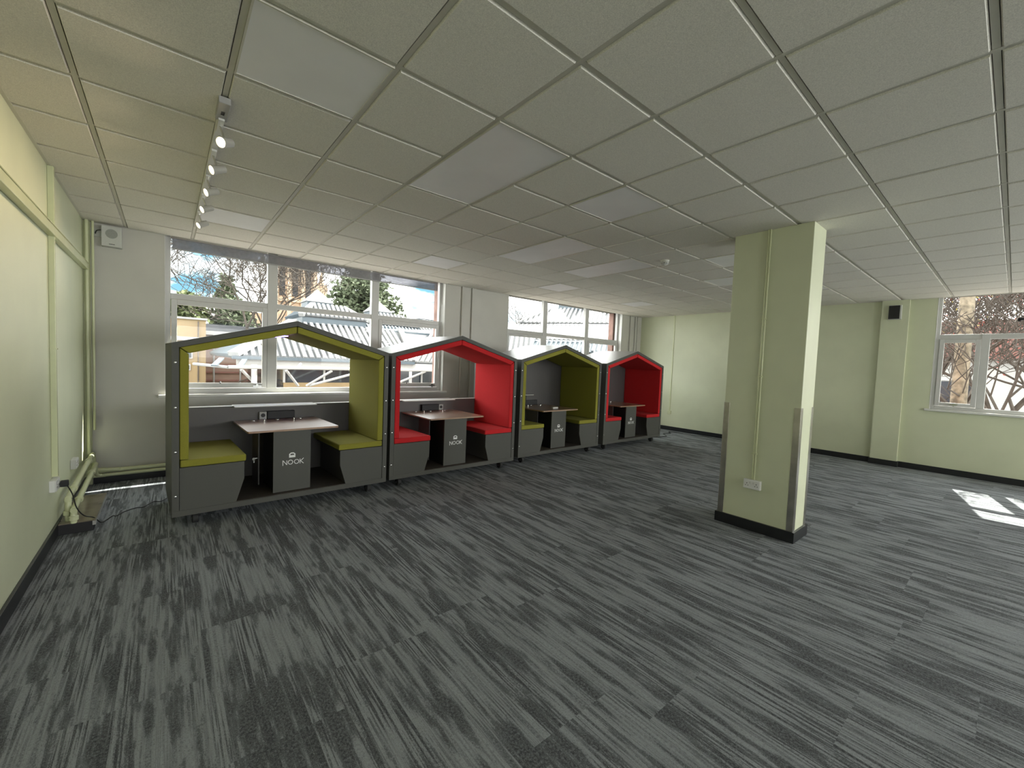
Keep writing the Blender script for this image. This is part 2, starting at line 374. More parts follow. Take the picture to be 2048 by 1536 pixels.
lab = ['square frosted ceiling light panel nearest the camera, at the top left beside the spotlight track',
       'long double ceiling light panel with smeared edges, the biggest in view near the ceiling centre',
       'square bluish ceiling light panel just right of the biggest double panel',
       'long ceiling light panel with pale streaks, in front of the smoke detector row',
       'long pale ceiling light panel directly left of the smoke detector',
       'small bright square ceiling light panel above the gap between the two back windows',
       'pale pink square ceiling light panel behind the end of the spotlight track',
       'small pale square ceiling light panel above the right end of the nearer big window',
       'furthest ceiling light panel, a thin sliver above the far back corner',
       'ceiling light panel partly hidden by the left edge of the square column',
       'ceiling light panel touching the top left edge of the square column',
       'ceiling light panel just right of the square column top']
for (a, b2, c, d), lb in zip(LIGHTS, lab):
    x0, x1, y0, y1 = a * .6 + .013, b2 * .6 - .013, c * .6 + .013, d * .6 - .013
    t = thing('ceiling_light', lb, 'ceiling light', ((x0 + x1) / 2, (y0 + y1) / 2, H), 0, 'recessed ceiling light panels')
    w, h = (x1 - x0) / 2, (y1 - y0) / 2; fr = .008
    MB().box(-w + fr, w - fr, -h + fr, h - fr, .001, .004).build('diffuser', 'diffuser', t)
    b = MB(); b.box(-w, -w + fr, -h, h, -.002, .03); b.box(w - fr, w, -h, h, -.002, .03); b.box(-w + fr, w - fr, -h, -h + fr, -.002, .03); b.box(-w + fr, w - fr, h - fr, h, -.002, .03)
    b.build('frame', 'tee', t)

# skirting
def skirt(name, x0, x1, y0, y1, h=.10): return struct(name, MB().box(x0, x1, y0, y1, 0, h), 'skirting', None, .003)
skirt('baseboard_left', XL, XL + .018, YB, YW - .02, .10)
skirt('baseboard_back', XL + .06, XF - .02, YW - .018, YW, .075)
b = MB().box(XF - .018, XF, -.34, YW - .02, 0, .10).box(XF - .088, XF - .07, -.718, -.322, 0, .10).box(XF - .07, XF, -.718, -.70, 0, .10).box(XF - .07, XF, -.34, -.322, 0, .10).box(XF - .018, XF, YB, -.718, 0, .10)
struct('baseboard_right', b, 'skirting', None, .002)
skirt('baseboard_front', XL + .02, XF - .02, YB, YB + .018, .10)

# ---------------------------------------------------------------- windows
def bar(x0, x1, z0, z1, y0, y1): return MB().box(x0, x1, y0, y1, z0, z1)
def window_north(nm, w, m1, m2, hinge):
    """three lights, transom at 2.23; sashes with their own frame below left and right"""
    x0, x1 = w; y0, y1 = 4.715, 4.785; zt = 2.205; zb = WZ0
    b = MB(); fw = .055
    b.box(x0, x0 + fw, y0, y1, zb, WZ1); b.box(x1 - fw, x1, y0, y1, zb, WZ1)
    b.box(x0 + fw, x1 - fw, y0, y1, zb, zb + .065)
    b.box(x0 + fw, x1 - fw, y0, y1, WZ1 - .05, WZ1)
    for m in (m1, m2): b.box(m - .06, m + .06, y0 - .01, y1, zb + .065, WZ1 - .05)
    segs = [(x0 + fw, m1 - .06), (m1 + .06, m2 - .06), (m2 + .06, x1 - fw)]
    for a, c in segs: b.box(a, c, y0 + .004, y1, zt - .035, zt + .035)
    win = struct(nm, b, 'upvc', None, .004)
    for k, (a, c) in enumerate(segs):
        struct('pane', MB().box(a - .01, c + .01, 4.752, 4.758, zt + .03, WZ1 - .04), 'glass', win)
        if k == 1: struct('pane', MB().box(a - .01, c + .01, 4.752, 4.758, zb + .06, zt - .03), 'glass', win); continue
        s = MB(); q = .06; za, zc = zb + .07, zt - .04
        s.box(a + .003, a + q, y0 - .018, y0 + .03, za, zc); s.box(c - q, c - .003, y0 - .018, y0 + .03, za, zc)
        s.box(a + q, c - q, y0 - .018, y0 + .03, za, za + q); s.box(a + q, c - q, y0 - .018, y0 + .03, zc - q, zc)
        sash = struct('window_sash', s, 'upvc', win, .004)
        struct('pane', MB().box(a + q - .005, c - q + .005, 4.725, 4.731, za + q - .005, zc - q + .005), 'glass', sash)
        # restrictor bar and handle at the foot of the sash
        hb = MB().box(a + .09, c - .16, y0 - .045, y0 - .019, za + .055, za + .068); struct('window_stay', hb, 'white_gloss', sash)
        hx = c - .12
        hb = MB().box(hx - .05, hx + .05, y0 - .05, y0 - .019, za + .012, za + .034).box(hx - .012, hx + .012, y0 - .04, y0 - .019, za - .005, za + .05); struct('handle', hb, 'chrome', sash)
        struct('stay_peg', MB().tube([(a + .5, y0 - .05, za + .06), (a + .5, y0 - .03, za + .085)], .009), 'black_plastic', sash)
    return win
w1 = window_north('window_1', W1, 1.49, 2.945, 'l')
w2 = window_north('window_2', W2, 6.745, 8.135, 'l')
struct('window_sill', MB().box(.275, 4.235, YW - .055, 4.72, WZ0 - .035, WZ0), 'white_gloss', w1, .008)
struct('window_sill', MB().box(5.555, 9.455, YW - .055, 4.72, WZ0 - .035, WZ0), 'white_gloss', w2, .008)
# white lined reveals
for w, ww_ in ((W1, w1), (W2, w2)):
    struct('reveal', MB().box(w[0] - .004, w[0] + .004, YW - .004, 4.715, WZ0, WZ1).box(w[1] - .004, w[1] + .004, YW - .004, 4.715, WZ0, WZ1), 'white_gloss', ww_)
# window 3 on the far wall
x0, x1 = 10.275, 10.345; b = MB(); fw = .05; ya, yb = W3[1], W3[0]
b.box(x0, x1, ya - fw, ya, WZ3, WZ1); b.box(x0, x1, yb, yb + fw, WZ3, WZ1); b.box(x0, x1, yb + fw, ya - fw, WZ3, WZ3 + .06); b.box(x0, x1, yb + fw, ya - fw, WZ1 - .05, WZ1)
ms = [-1.60, -3.1, -4.3]
for m in ms: b.box(x0 - .01, x1, m - .045, m + .045, WZ3 + .06, WZ1 - .05 if m != -1.60 else 2.30)
ed = [ya - fw] + [v for m in ms for v in (m + .045, m - .045)] + [yb + fw]
for k in range(0, 8, 2): b.box(x0 + .003, x1, ed[k + 1], ed[k], 2.22, 2.30)
w3 = struct('window_3', b, 'upvc', None, .004)
struct('pane', MB().box(10.308, 10.314, -3.06, ya - .04, 2.29, WZ1 - .04), 'glass', w3)
struct('pane', MB().box(10.308, 10.314, yb + .04, -3.14, 2.29, WZ1 - .04), 'glass', w3)
for k in (2, 4, 6): struct('pane', MB().box(10.308, 10.314, ed[k + 1] - .01, ed[k] + .01, WZ3 + .05, 2.23), 'glass', w3)
s = MB(); q = .055; a, c, za, zc = -1.553, ya - fw - .003, WZ3 + .063, 2.217
s.box(x0 - .018, x0 + .03, a, a + q, za, zc); s.box(x0 - .018, x0 + .03, c - q, c, za, zc); s.box(x0 - .018, x0 + .03, a + q, c - q, za, za + q); s.box(x0 - .018, x0 + .03, a + q, c - q, zc - q, zc)
sash = struct('window_sash', s, 'upvc', w3, .004)
struct('pane', MB().box(x0, x0 + .006, a + q - .005, c - q + .005, za + q - .005, zc - q + .005), 'glass', sash)
struct('handle', MB().box(x0 - .05, x0 - .019, -1.36, -1.27, za + .02, za + .04).box(x0 - .04, x0 - .019, -1.325, -1.305, za, za + .05), 'chrome', sash)
struct('window_sill', MB().box(XF - .05, 10.28, yb - .06, ya + .06, WZ3 - .035, WZ3), 'white_gloss', w3, .008)
struct('reveal', MB().box(XF - .003, x0, ya - .004, ya + .004, WZ3, WZ1), 'white_gloss', w3)

t = thing('roller_blind', 'grey see-through roller blind across the very top of the nearer big window', 'blind', (2.2, 4.66, H - .01))
MB().box(-1.79, 1.84, -.002, .002, -.125, .0).build('blind_fabric', 'blind_mesh', t)
MB().box(-1.79, 1.84, -.006, .006, -.135, -.122).build('bottom_bar', 'socket_grey', t)
pts = [(1.93, .0, -.35 - .0), (1.93, 0, -.75), (1.90, -.01, -1.0), (1.925, -.012, -1.12), (1.88, -.012, -1.25), (1.90, -.012, -1.5), (1.915, -.01, -1.25), (1.94, 0, -1.1), (1.945, 0, -.7), (1.945, 0, -.35)]
MB().tube(pts, .0035, n=6).build('pull_cord', 'white_gloss', t)
tag(MB().box(10.15, 10.26, -1.99, -1.90, 2.485, 2.52).box(10.15, 10.2, -1.93, -1.90, 2.47, 2.50).build('blind_bracket', 'black_plastic', None, .003), 'small black bracket hanging in front of the right-hand window at the picture edge', 'bracket')

# ---------------------------------------------------------------- square column
cx0, cx1, cy0, cy1 = 4.774, 5.125, -.720, -.048
col = struct('column', MB().box(cx0, cx1, cy0, cy1, 0, H), 'green_paint', None, .004)
b = MB(); o_ = .02
b.box(cx0 - o_, cx1 + o_, cy0 - o_, cy0, 0, .10); b.box(cx0 - o_, cx1 + o_, cy1, cy1 + o_, 0, .10); b.box(cx0 - o_, cx0, cy0, cy1, 0, .10); b.box(cx1, cx1 + o_, cy0, cy1, 0, .10)
struct('column_skirting', b, 'skirting', col)
def guard(px, py, sx, sy, z1, label):
    g_ = .052; th = .0035; b = MB()
    xa, xb = sorted((px - sx * th, px + sx * g_)); ya_, yb_ = sorted((py - sy * th, py)); b.box(xa, xb, ya_, yb_, .10, z1)
    xa, xb = sorted((px - sx * th, px)); ya_, yb_ = sorted((py, py + sy * g_)); b.box(xa, xb, ya_, yb_, .10, z1)
    tag(b.build('corner_guard', 'steel', None, .0008, 1), label, 'corner guard', 'corner guards on the column')
guard(cx0, cy0, 1, 1, 1.24, 'dark shiny metal guard up the nearest corner of the square column')
guard(cx0, cy1, 1, -1, 1.235, 'dull metal guard up the left corner of the square column')
guard(cx1, cy0, -1, 1, 1.24, 'thin metal guard edge up the rear right corner of the square column')
t = thing('cable_conduit', 'green painted twin cable conduit running up the column face to the ceiling', 'conduit', (cx0, -.366, .505))
for dy in (-.0085, .0085): MB().tube([(-.009, dy, 0), (-.009, dy, H - .505)], .0085, n=10).build('pipe', 'green_gloss', t)
for z in (.25, 1.0, 1.55): MB().box(-.022, 0, -.022, .022, z, z + .012).build('clip', 'green_gloss', t)
def double_socket(loc, rz, label, group=None):
    t = thing('double_socket', label, 'socket', loc, rz)
    MB().box(-.076, .076, -.034, 0, -.045, .045).build('back_box', 'socket_white', t, .004)
    MB().box(-.073, .073, -.040, -.034, -.042, .042).build('face_plate', 'socket_white', t, .003)
    for s_ in (-1, 1):
        b = MB(); cx = s_ * .042
        b.box(cx - .003, cx + .003, -.0412, -.040, .004, .014); b.box(cx - .015, cx - .007, -.0412, -.040, -.014, -.008); b.box(cx + .007, cx + .015, -.0412, -.040, -.014, -.008)
        b.build('pin_holes', 'black_plastic', t)
        MB().box(s_ * .016 - .005, s_ * .016 + .005, -.044, -.040, .008, .026).build('switch', 'white_gloss', t, .001)
    return t
double_socket((cx0, -.366, .458), -PI / 2, 'white double power socket near the foot of the square column')

# ---------------------------------------------------------------- booths
W_, ZB, ZE, ZA, DP = 1.934, .11, 1.606, 1.878, 1.0
TH = .05
def pent(t_, floor_t=.05):
    sl = (ZA - ZE) / (W_ / 2); dz = t_ / math.cos(math.atan(sl))
    za = ZA - dz; ze = za - sl * (W_ / 2 - t_)
    return [(t_, ZB + floor_t), (W_ - t_, ZB + floor_t), (W_ - t_, ze), (W_ / 2, za), (t_, ze)]
def letter_strokes(b, x, z, ch, h, y0, y1, k=.006):
    def st(p, q):
        p = Vector((p[0], 0, p[1])); q = Vector((q[0], 0, q[1])); d = (q - p).normalized(); n_ = Vector((-d.z, 0, d.x)) * k / 2
        a = [p - n_, q - n_, q + n_, p + n_]; b.prism([(v.x, v.z) for v in a], y0, y1)
    if ch == 'N': st((x, z - .1 * h), (x, z + h)); st((x, z + h), (x + .75 * h, z)); st((x + .75 * h, z), (x + .75 * h, z + .95 * h)); return .75 * h
    if ch == 'O':
        R_ = h / 2; n_ = 20; o1 = [(x + R_ + math.cos(2 * PI * i / n_) * R_, z + R_ + math.sin(2 * PI * i / n_) * R_) for i in range(n_)]
        o2 = [(x + R_ + math.cos(2 * PI * i / n_) * (R_ - k), z + R_ + math.sin(2 * PI * i / n_) * (R_ - k)) for i in range(n_)]
        b.ring(o1, o2, y0, y1); return h
    if ch == 'K': st((x, z), (x, z + h)); st((x, z + .45 * h), (x + .7 * h, z + 1.1 * h)); st((x + .15 * h, z + .5 * h), (x + .7 * h, z - .05 * h)); return .7 * h
def fabric_box(poly_or_box, name, m, parent, bev=.012):
    return poly_or_box.build(name, m, parent, bev, 3)
def booth(x, y, rz, fab, closed, label, soc_side, extra=None):
    t = thing('meeting_booth', label, 'booth', (x, y, 0), rz, 'row of wheeled meeting booths')
    outer = [(0, ZB), (W_, ZB), (W_, ZE), (W_ / 2, ZA), (0, ZE)]; inner = pent(TH)
    lam = 'laminate'
    # shell split into floor, two sides and two roof slopes
    MB().prism([(0, ZB), (W_, ZB), (W_, ZB + .05), (0, ZB + .05)], 0, DP).build('base_board', lam, t, .002)
    MB().prism([(0, ZB + .05), (TH, ZB + .05), inner[4], (0, ZE)], 0, DP).build('side_panel', lam, t, .0015)
    MB().prism([(W_ - TH, ZB + .05), (W_, ZB + .05), (W_, ZE), inner[2]], 0, DP).build('side_panel', lam, t, .0015)
    for s_ in (0, 1):
        pl = [inner[4], inner[3], (W_ / 2, ZA - .002), (0, ZE - .002)] if s_ == 0 else [inner[3], inner[2], (W_, ZE - .002), (W_ / 2, ZA - .002)]
        rp_ = MB().prism(pl, 0, DP).build('roof_panel', lam, t, .0012)
        pl = [(0, ZE - .002), (W_ / 2, ZA - .002), (W_ / 2, ZA), (0, ZE)] if s_ == 0 else [(W_ / 2, ZA - .002), (W_, ZE - .002), (W_, ZE), (W_ / 2, ZA)]
        MB().prism(pl, .002, DP).build('roof_sheen', 'laminate_sheen', rp_)  # thin skin added on top to carry the sheen
    MB().box(TH, W_ - TH, .01, .93, ZB + .05, ZB + .054).build('floor_covering', 'booth_floor', t)
    # padding
    L = .062; a = TH + .004; seat = .60; pi_ = pent(a); pj_ = pent(a + L); gap = .003
    DL = .88
    for s_ in (0, 1):
        X = (lambda v: v) if s_ == 0 else (lambda v: W_ - v)
        poly = [(X(a), seat + .002), (X(a + L), seat + .002), (X(a + L), pj_[4][1] - gap), (X(a), pi_[4][1] - gap)]
        if s_: poly = poly[::-1]
        MB().prism(poly, .004, DL).build('side_cushion', fab, t, .008, 3)
        poly = [(X(a), pi_[4][1] + gap), (X(a + L), pj_[4][1] + gap), (W_ / 2 - (gap if s_ == 0 else -gap), pj_[3][1]), (W_ / 2 - (gap if s_ == 0 else -gap), pi_[3][1])]
        if s_: poly = poly[::-1]
        MB().prism(poly, .004, DL).build('roof_cushion', fab, t, .008, 3)
        # bench: laminate end with slanted foot, black gap, cushion
        poly = [(X(TH + .003), ZB + .05), (X(.465), ZB + .05), (X(.528), .375), (X(.528), .532), (X(TH + .003), .532)]
        if s_: poly = poly[::-1]
        bn = MB().prism(poly, .004, .024).build('bench', lam, t, .0015)
        MB().box(*sorted((X(TH + .003), X(.50))), .024, DL, .50, .532).build('bench_board', lam, bn)
        MB().box(*sorted((X(.44), X(.455))), .024, DL, ZB + .054, .50).build('bench_riser', 'back_laminate', bn)
        MB().box(*sorted((X(TH + .006), X(.542))), .002, DL, .535, .598).build('seat_cushion', fab, bn, .012, 3)
    # back panel
    zt = .955
    if closed:
        MB().prism(pent(TH + .001, .051), .885, .905).build('back_panel', 'back_laminate', t)
    else:
        MB().box(TH, W_ - TH, .885, .905, ZB + .051, zt).build('back_panel', 'back_laminate', t, .002)
        # lighter capping and deeper shelf in the middle
        MB().box(TH, W_ - TH, .875, .93, zt, zt + .006).build('capping', 'dim_paint', t, .001)
        MB().box(.565, 1.405, .80, .99, zt - .008, zt + .006).build('shelf', 'dim_paint', t, .003)
    # table
    tp = [(.565, .06), (.60, .015), (1.37, .10), (1.40, .13), (1.42, .84), (.575, .84)]
    tp = [(.560, .075), (.568, .055), (.59, .05), (1.375, .05), (1.397, .055), (1.405, .075), (1.405, .865), (.56, .865)]
    tb = MB().prism(tp, .778, .798, 'z').build('table_top', 'wood', t, .003)
    for gx in (.74, .98, 1.22): MB().lathe((gx, .81, .798), (0, 0, 1), [(0, .028), (.003, .028), (.004, .022)], 20).build('cable_grommet', 'chrome', tb)
    for gx in (.83, 1.13): MB().lathe((gx, .72, .798), (0, 0, 1), [(0, .010), (.02, .010), (.024, .006)], 14).build('peg', 'chrome', tb)
    # pedestal: front board + narrower side boards behind
    pd = MB().box(.782, 1.128, .075, .095, ZB + .054, .777).build('pedestal', lam, t, .0015)
    MB().box(.80, .815, .095, .60, ZB + .054, .777).box(1.095, 1.11, .095, .60, ZB + .054, .777).box(.815, 1.095, .585, .60, ZB + .054, .777).build('pedestal_box', 'edge_black', pd)
    # lettering and house symbol on the pedestal
    b = MB(); h = .048; xx = .868; z0 = .432
    for ch in 'NOOK': xx += letter_strokes(b, xx, z0, ch, h, .0735, .075) + .009
    b.build('lettering', 'logo_white', pd)
    b = MB(); n_ = 10; cxl, wz = .953, .029
    zt_ = .548; zl = .503
    outer_ = [(cxl - wz, zl), (cxl + wz, zl), (cxl + wz, zt_ - .008), (cxl + .012, zt_ + .005), (cxl - .012, zt_ + .005), (cxl - wz, zt_ - .008)]
    inner_ = [(cxl - .018, zl + .023), (cxl + .018, zl + .023), (cxl + .018, zt_ - .012), (cxl + .009, zt_ - .005), (cxl - .009, zt_ - .005), (cxl - .018, zt_ - .012)]
    b.ring(outer_, inner_, .0735, .075); b.build('house_symbol', 'logo_white', pd)
    # equipment cupboard door standing ajar behind the pedestal, with key in its lock
    dr = MB().box(.700, .712, .33, .62, .20, .775).build('cupboard_door', 'back_laminate', t, .001)
    b = MB().tube([(.700, .36, .47), (.672, .36, .47)], .009, n=12).lathe((.668, .36, .465), (0, 1, 0), [(-.003, .014), (.003, .014)], 14).box(.664, .674, .357, .363, .425, .455)
    b.build('key', 'chrome', dr)
    # power unit and outlet under the shelf
    sx = .885 if soc_side == 'l' else .86
    MB().box(sx, sx + .285, .835, .884, .80, .89).build('power_unit', 'black_plastic', t, .006)
    ox = sx - .078 if soc_side == 'l' else sx + .285 + .004
    so_ = MB().box(ox, ox + .074, .85, .884, .80, .885).build('outlet', 'socket_grey', t, .004)
    MB().lathe((ox + .037, .85, .845), (0, -1, 0), [(0, .022), (.002, .022), (.0025, .018)], 20).build('outlet_ring', 'black_plastic', so_)
    # casters
    for wx, wy in ((.17, .10), (W_ - .17, .10), (.17, DP - .12), (W_ - .17, DP - .12)):
        cs = MB().box(wx - .03, wx + .03, wy - .03, wy + .03, ZB - .008, ZB).prism([(wy - .03, ZB - .008), (wy + .03, ZB - .008), (wy + .025, .045), (wy + .005, .045)], wx - .030, wx - .026, 'x').prism([(wy - .03, ZB - .008), (wy + .03, ZB - .008), (wy + .025, .045), (wy + .005, .045)], wx + .026, wx + .030, 'x').build('caster', 'black_plastic', t)
        wl = MB().lathe((wx - .024, wy + .012, .048), (1, 0, 0), [(0, .040), (.005, .048), (.043, .048), (.048, .040)], 24).build('wheel', 'rubber', cs)
        MB().lathe((wx - .027, wy + .012, .048), (1, 0, 0), [(0, .014), (.054, .014)], 14).build('axle', 'chrome', cs)
    for X in (.024, W_ - .022):
        for z in (.288, .672, 1.056, 1.44):
            MB().lathe((X, 0, z), (0, -1, 0), [(0, .0085), (.0015, .0085), (.003, .005)], 14).build('screw', 'chrome', t)
    if extra: extra(t)
    return t
def ledstrip(t):
    MB().box(.885, .945, .25, .72, 1.728, 1.736).build('light_strip', 'led_violet', t)
def monitor_arm(t):
    MB().box(.80, 1.02, .78, .84, .985, .993).build('bracket_plate', 'chrome', t)
    MB().beam((.84, .81, .985), (.86, .84, .80), .03, .03).build('bracket_arm', 'black_plastic', t)
booth(.388, 2.574, .042, 'green_fabric', False, 'nearest house-shaped booth, grey with green padding, open back and a violet light strip', 'l', ledstrip)
booth(2.37, 2.685, .016, 'red_fabric', False, 'red-padded grey house-shaped booth with open back, second from the left', 'r')
booth(4.459, 2.80, .013, 'green_fabric', True, 'green-padded grey house-shaped booth with closed back, third from the left', 'l', monitor_arm)
booth(6.532, 2.824, 0, 'red_fabric', True, 'furthest grey house-shaped booth, red padding and closed back', 'l')
tag(MB().box(5.44, 5.56, 3.06, 3.10, .799, .822).build('small_box', 'socket_white', None, .004), 'small white box lying on the wooden table of the third booth', 'box')

# ---------------------------------------------------------------- left wall services
t = thing('dado_trunking', 'long white painted cable trunking running level along the left wall, high up', 'trunking', (XL + .001, 0, 2.41))
MB().box(0, .045, YB, YW - .09, -.035, .03).build('trunking_body', 'green_gloss', t, .003)
MB().box(.0, .05, YB, YW - .09, .03, .036).build('cover_lip', 'green_gloss', t)
t = thing('vertical_trunking', 'green vertical cable trunking from ceiling to socket on the left wall', 'trunking', (XL, 2.845, .51))
MB().box(0, .035, -.016, .016, 0, H - .512).build('trunking_body', 'green_gloss', t, .003)
MB().box(0, .04, -.025, .025, 1.0, 1.012).build('joint', 'green_gloss', t)
s1 = double_socket((XL, 2.80, .455), PI / 2, 'white wall socket with a black plug at the foot of the vertical trunking')
s2 = double_socket((XL, 3.72, .43), PI / 2, 'white wall socket above the heating pipes near the back left corner')
t = thing('power_cord', 'black power cord from the left wall socket, trailing over the floor to the nearest booth', 'cord', (XL + .05, 2.85, .45))
MB().box(-.006, .04, -.02, .02, -.03, .02).build('plug', 'black_plastic', t, .006)
pts = [(.03, 0, -.02), (.06, .0, -.10), (.08, .02, -.22), (.12, .04, -.30), (.17, .1, -.345), (.20, .20, -.425), (.225, .28, -.444), (.27, .33, -.425), (.29, .38, -.444), (.34, .48, -.444), (.42, .55, -.444), (.47, .54, -.444), (.54, .68, -.444), (.60, .66, -.444), (.68, .80, -.444), (.78, .86, -.444)]
def smooth(pts, k=6):
    P_ = [Vector(p) for p in pts]; out = []
    for i in range(len(P_) - 1):
        p0, p1, p2, p3 = P_[max(i - 1, 0)], P_[i], P_[i + 1], P_[min(i + 2, len(P_) - 1)]
        for j in range(k):
            s_ = j / k; out.append(.5 * ((2 * p1) + (p2 - p0) * s_ + (2 * p0 - 5 * p1 + 4 * p2 - p3) * s_ * s_ + (3 * p1 - p0 - 3 * p2 + p3) * s_ ** 3))
    return out + [P_[-1]]
MB().tube(smooth(pts), .0045, n=6).build('cable', 'cable_black', t)
# heating pipes along the left wall, elbows into the corner and along the window wall
def pipe(name, pts, r_, label, m='green_gloss', group='green painted pipes in the back left corner', collars=()):
    t = thing(name, label, 'pipe', pts[0], 0, group); o0 = Vector(pts[0])
    loc = [Vector(p) - o0 for p in pts]
    MB().tube(smooth(loc, 4), r_, n=14).build('tube', m, t)
    for c, d in collars: MB().lathe(Vector(c) - o0, d, [(-.02, r_ + .003), (-.015, r_ + .009), (.015, r_ + .009), (.02, r_ + .003)], 16).build('collar', m, t)
    return t
pipe('heating_pipe', [(-.275, 3.0, .09), (-.275, 3.0, .22), (-.275, 3.03, .26), (-.275, 3.10, .29), (-.275, 4.40, .355), (-.27, 4.50, .34), (-.27, 4.54, .24), (-.25, 4.55, .175), (-.20, 4.55, .165), (-.02, 4.56, .150), (.1, 4.57, .150), (5.5, 4.57, .150)], .021,
     'upper of the two fat heating pipes along the left wall and round under the window', collars=[((-.275, 3.25, .298), (0, 1, .05)), ((-.275, 4.2, .345), (0, 1, .05)), ((-.275, 3.0, .16), (0, 0, 1))])
pipe('heating_pipe', [(-.235, 2.93, .09), (-.235, 2.93, .15), (-.235, 2.96, .19), (-.235, 3.03, .205), (-.245, 4.35, .25), (-.25, 4.44, .24), (-.255, 4.50, .16), (-.24, 4.55, .11), (-.18, 4.555, .10), (0, 4.565, .10), (5.5, 4.57, .10)], .021,
     'lower of the two fat heating pipes along the left wall and round under the window', collars=[((-.235, 3.2, .211), (0, 1, .03)), ((-.245, 4.1, .242), (0, 1, .03)), ((-.235, 2.93, .13), (0, 0, 1))])
pipe('riser_pipe', [(-.308, 4.53, .36), (-.308, 4.53, 1.6), (-.308, 4.53, H)], .016, 'thin green riser pipe standing in the back left corner nearest the left wall')
pipe('riser_pipe', [(-.262, 4.55, .62), (-.262, 4.55, 1.6), (-.262, 4.55, H)], .012, 'thin green riser pipe in the back left corner nearest the window')
t = thing('pipe_duct_box', 'low dark boxed duct on the floor against the left wall, pipes dropping into it', 'duct', (-.23, 3.35, 0))
MB().box(-.11, .11, -.42, .42, 0, .085).build('box_body', 'black_plastic', t, .004)
MB().box(-.11, .125, -.43, .42, .085, .095).build('box_lid', 'duct_top', t, .003)
MB().box(.105, .125, -.43, .42, .05, .085).build('lid_edge', 'socket_grey', t)

# window wall services
for xx_, lb in ((4.52, 'left of the pair of thin white pipes on the pier between the two back windows'), (4.74, 'right of the pair of thin white pipes on the pier between the two back windows'),
                (9.74, 'left of the two thin white pipes in the far back corner'), (9.96, 'right of the two thin white pipes in the far back corner')):
    t = thing('wall_pipe', lb, 'pipe', (xx_, YW - .02, .2), 0, 'white pipes on the window wall')
    MB().tube([(0, 0, 0), (0, 0, H - .2)], .016, n=12).build('tube', 'white_paint', t)
    for z in (.75, 1.95): MB().lathe((0, 0, z), (0, 0, 1), [(0, .022), (.02, .022)], 12).build('clip', 'white_paint', t)
t = thing('wall_speaker', 'white square wall loudspeaker with round grille, high in the back left corner', 'speaker', (-.112, YW, 2.768))
MB().prism([(-.083, -.112), (.083, -.112), (.083, .112), (-.083, .112)], -.085, 0).build('cabinet', 'speaker_white', t, .006)
MB().lathe((0, -.0855, .028), (0, -1, 0), [(-.004, .05), (.0005, .05), (.001, .046)], 32).build('grille', 'grille_grey', t)
MB().box(-.022, .026, -.0862, -.085, -.088, -.082).build('badge', 'grille_dark', t)
t = thing('junction_plate', 'small square wall plate with a black cable, beside the white loudspeaker', 'wall plate', (-.245, YW, 2.80))
MB().box(-.048, .048, -.014, 0, -.045, .045).build('plate', 'speaker_white', t, .003)
MB().tube(smooth([(.0, -.014, -.012), (.002, -.03, -.005), (.015, -.035, .02), (.05, -.03, .035)]), .005, n=8).build('cable', 'cable_black', t)

# far wall
t = thing('wall_conduit', 'thin green conduit down the far wall ending in a small switch box', 'conduit', (XF, 3.635, .44))
MB().box(-.016, 0, -.012, .012, .06, H - .44).build('conduit', 'green_gloss', t, .002)
MB().box(-.035, 0, -.045, .045, -.03, .055).build('switch_box', 'green_gloss', t, .004)
t = thing('wall_speaker', 'black wall loudspeaker with pale edges on the pilaster left of the right-hand window', 'speaker', (XF - .07, -.52, 2.69))
MB().box(-.05, 0, -.09, .08, -.12, .125).build('cabinet', 'speaker_white', t, .004)
MB().box(-.056, -.05, -.068, .078, -.112, .118).build('grille', 'grille_dark', t, .002)
t = tag(MB().tube(smooth([(8.75, 3.2, .006), (9.2, 3.1, .006), (9.5, 3.35, .006), (9.75, 3.3, .006), (9.95, 3.45, .006), (10.02, 3.1, .006), (9.98, 2.85, .006), (10.08, 2.6, .006), (10.0, 2.3, .006), (10.1, 2.1, .006), (10.06, 1.9, .006)]), .006, n=6).build('floor_cable', 'cable_black'), 'dark cable wandering over the carpet beside the far wall', 'cable')

# ceiling fittings
t = thing('smoke_detector', 'round white smoke detector on the ceiling left of the square column', 'smoke detector', (5.17, .96, H))
MB().lathe((0, 0, 0), (0, 0, -1), [(0, .055), (.012, .056), (.014, .05), (.03, .05)], 28).build('base', 'white_gloss', t)
MB().lathe((0, 0, -.030), (0, 0, -1), [(0, .034), (.014, .034)], 24).build('sensor_vents', 'edge_black', t)
b = MB()
for k in range(8):
    a = 2 * PI * k / 8; b.box(-.004, .004, .034, .046, -.046, -.03) if False else b.beam((math.cos(a) * .041, math.sin(a) * .041, -.03), (math.cos(a) * .041, math.sin(a) * .041, -.046), .008, .012)
b.lathe((0, 0, -.036), (0, 0, -1), [(0, .046), (.003, .046)], 24)
b.lathe((0, 0, -.044), (0, 0, -1), [(0, .046), (.006, .040), (.014, .014), (.018, .012)], 24)
b.build('cap', 'white_gloss', t)

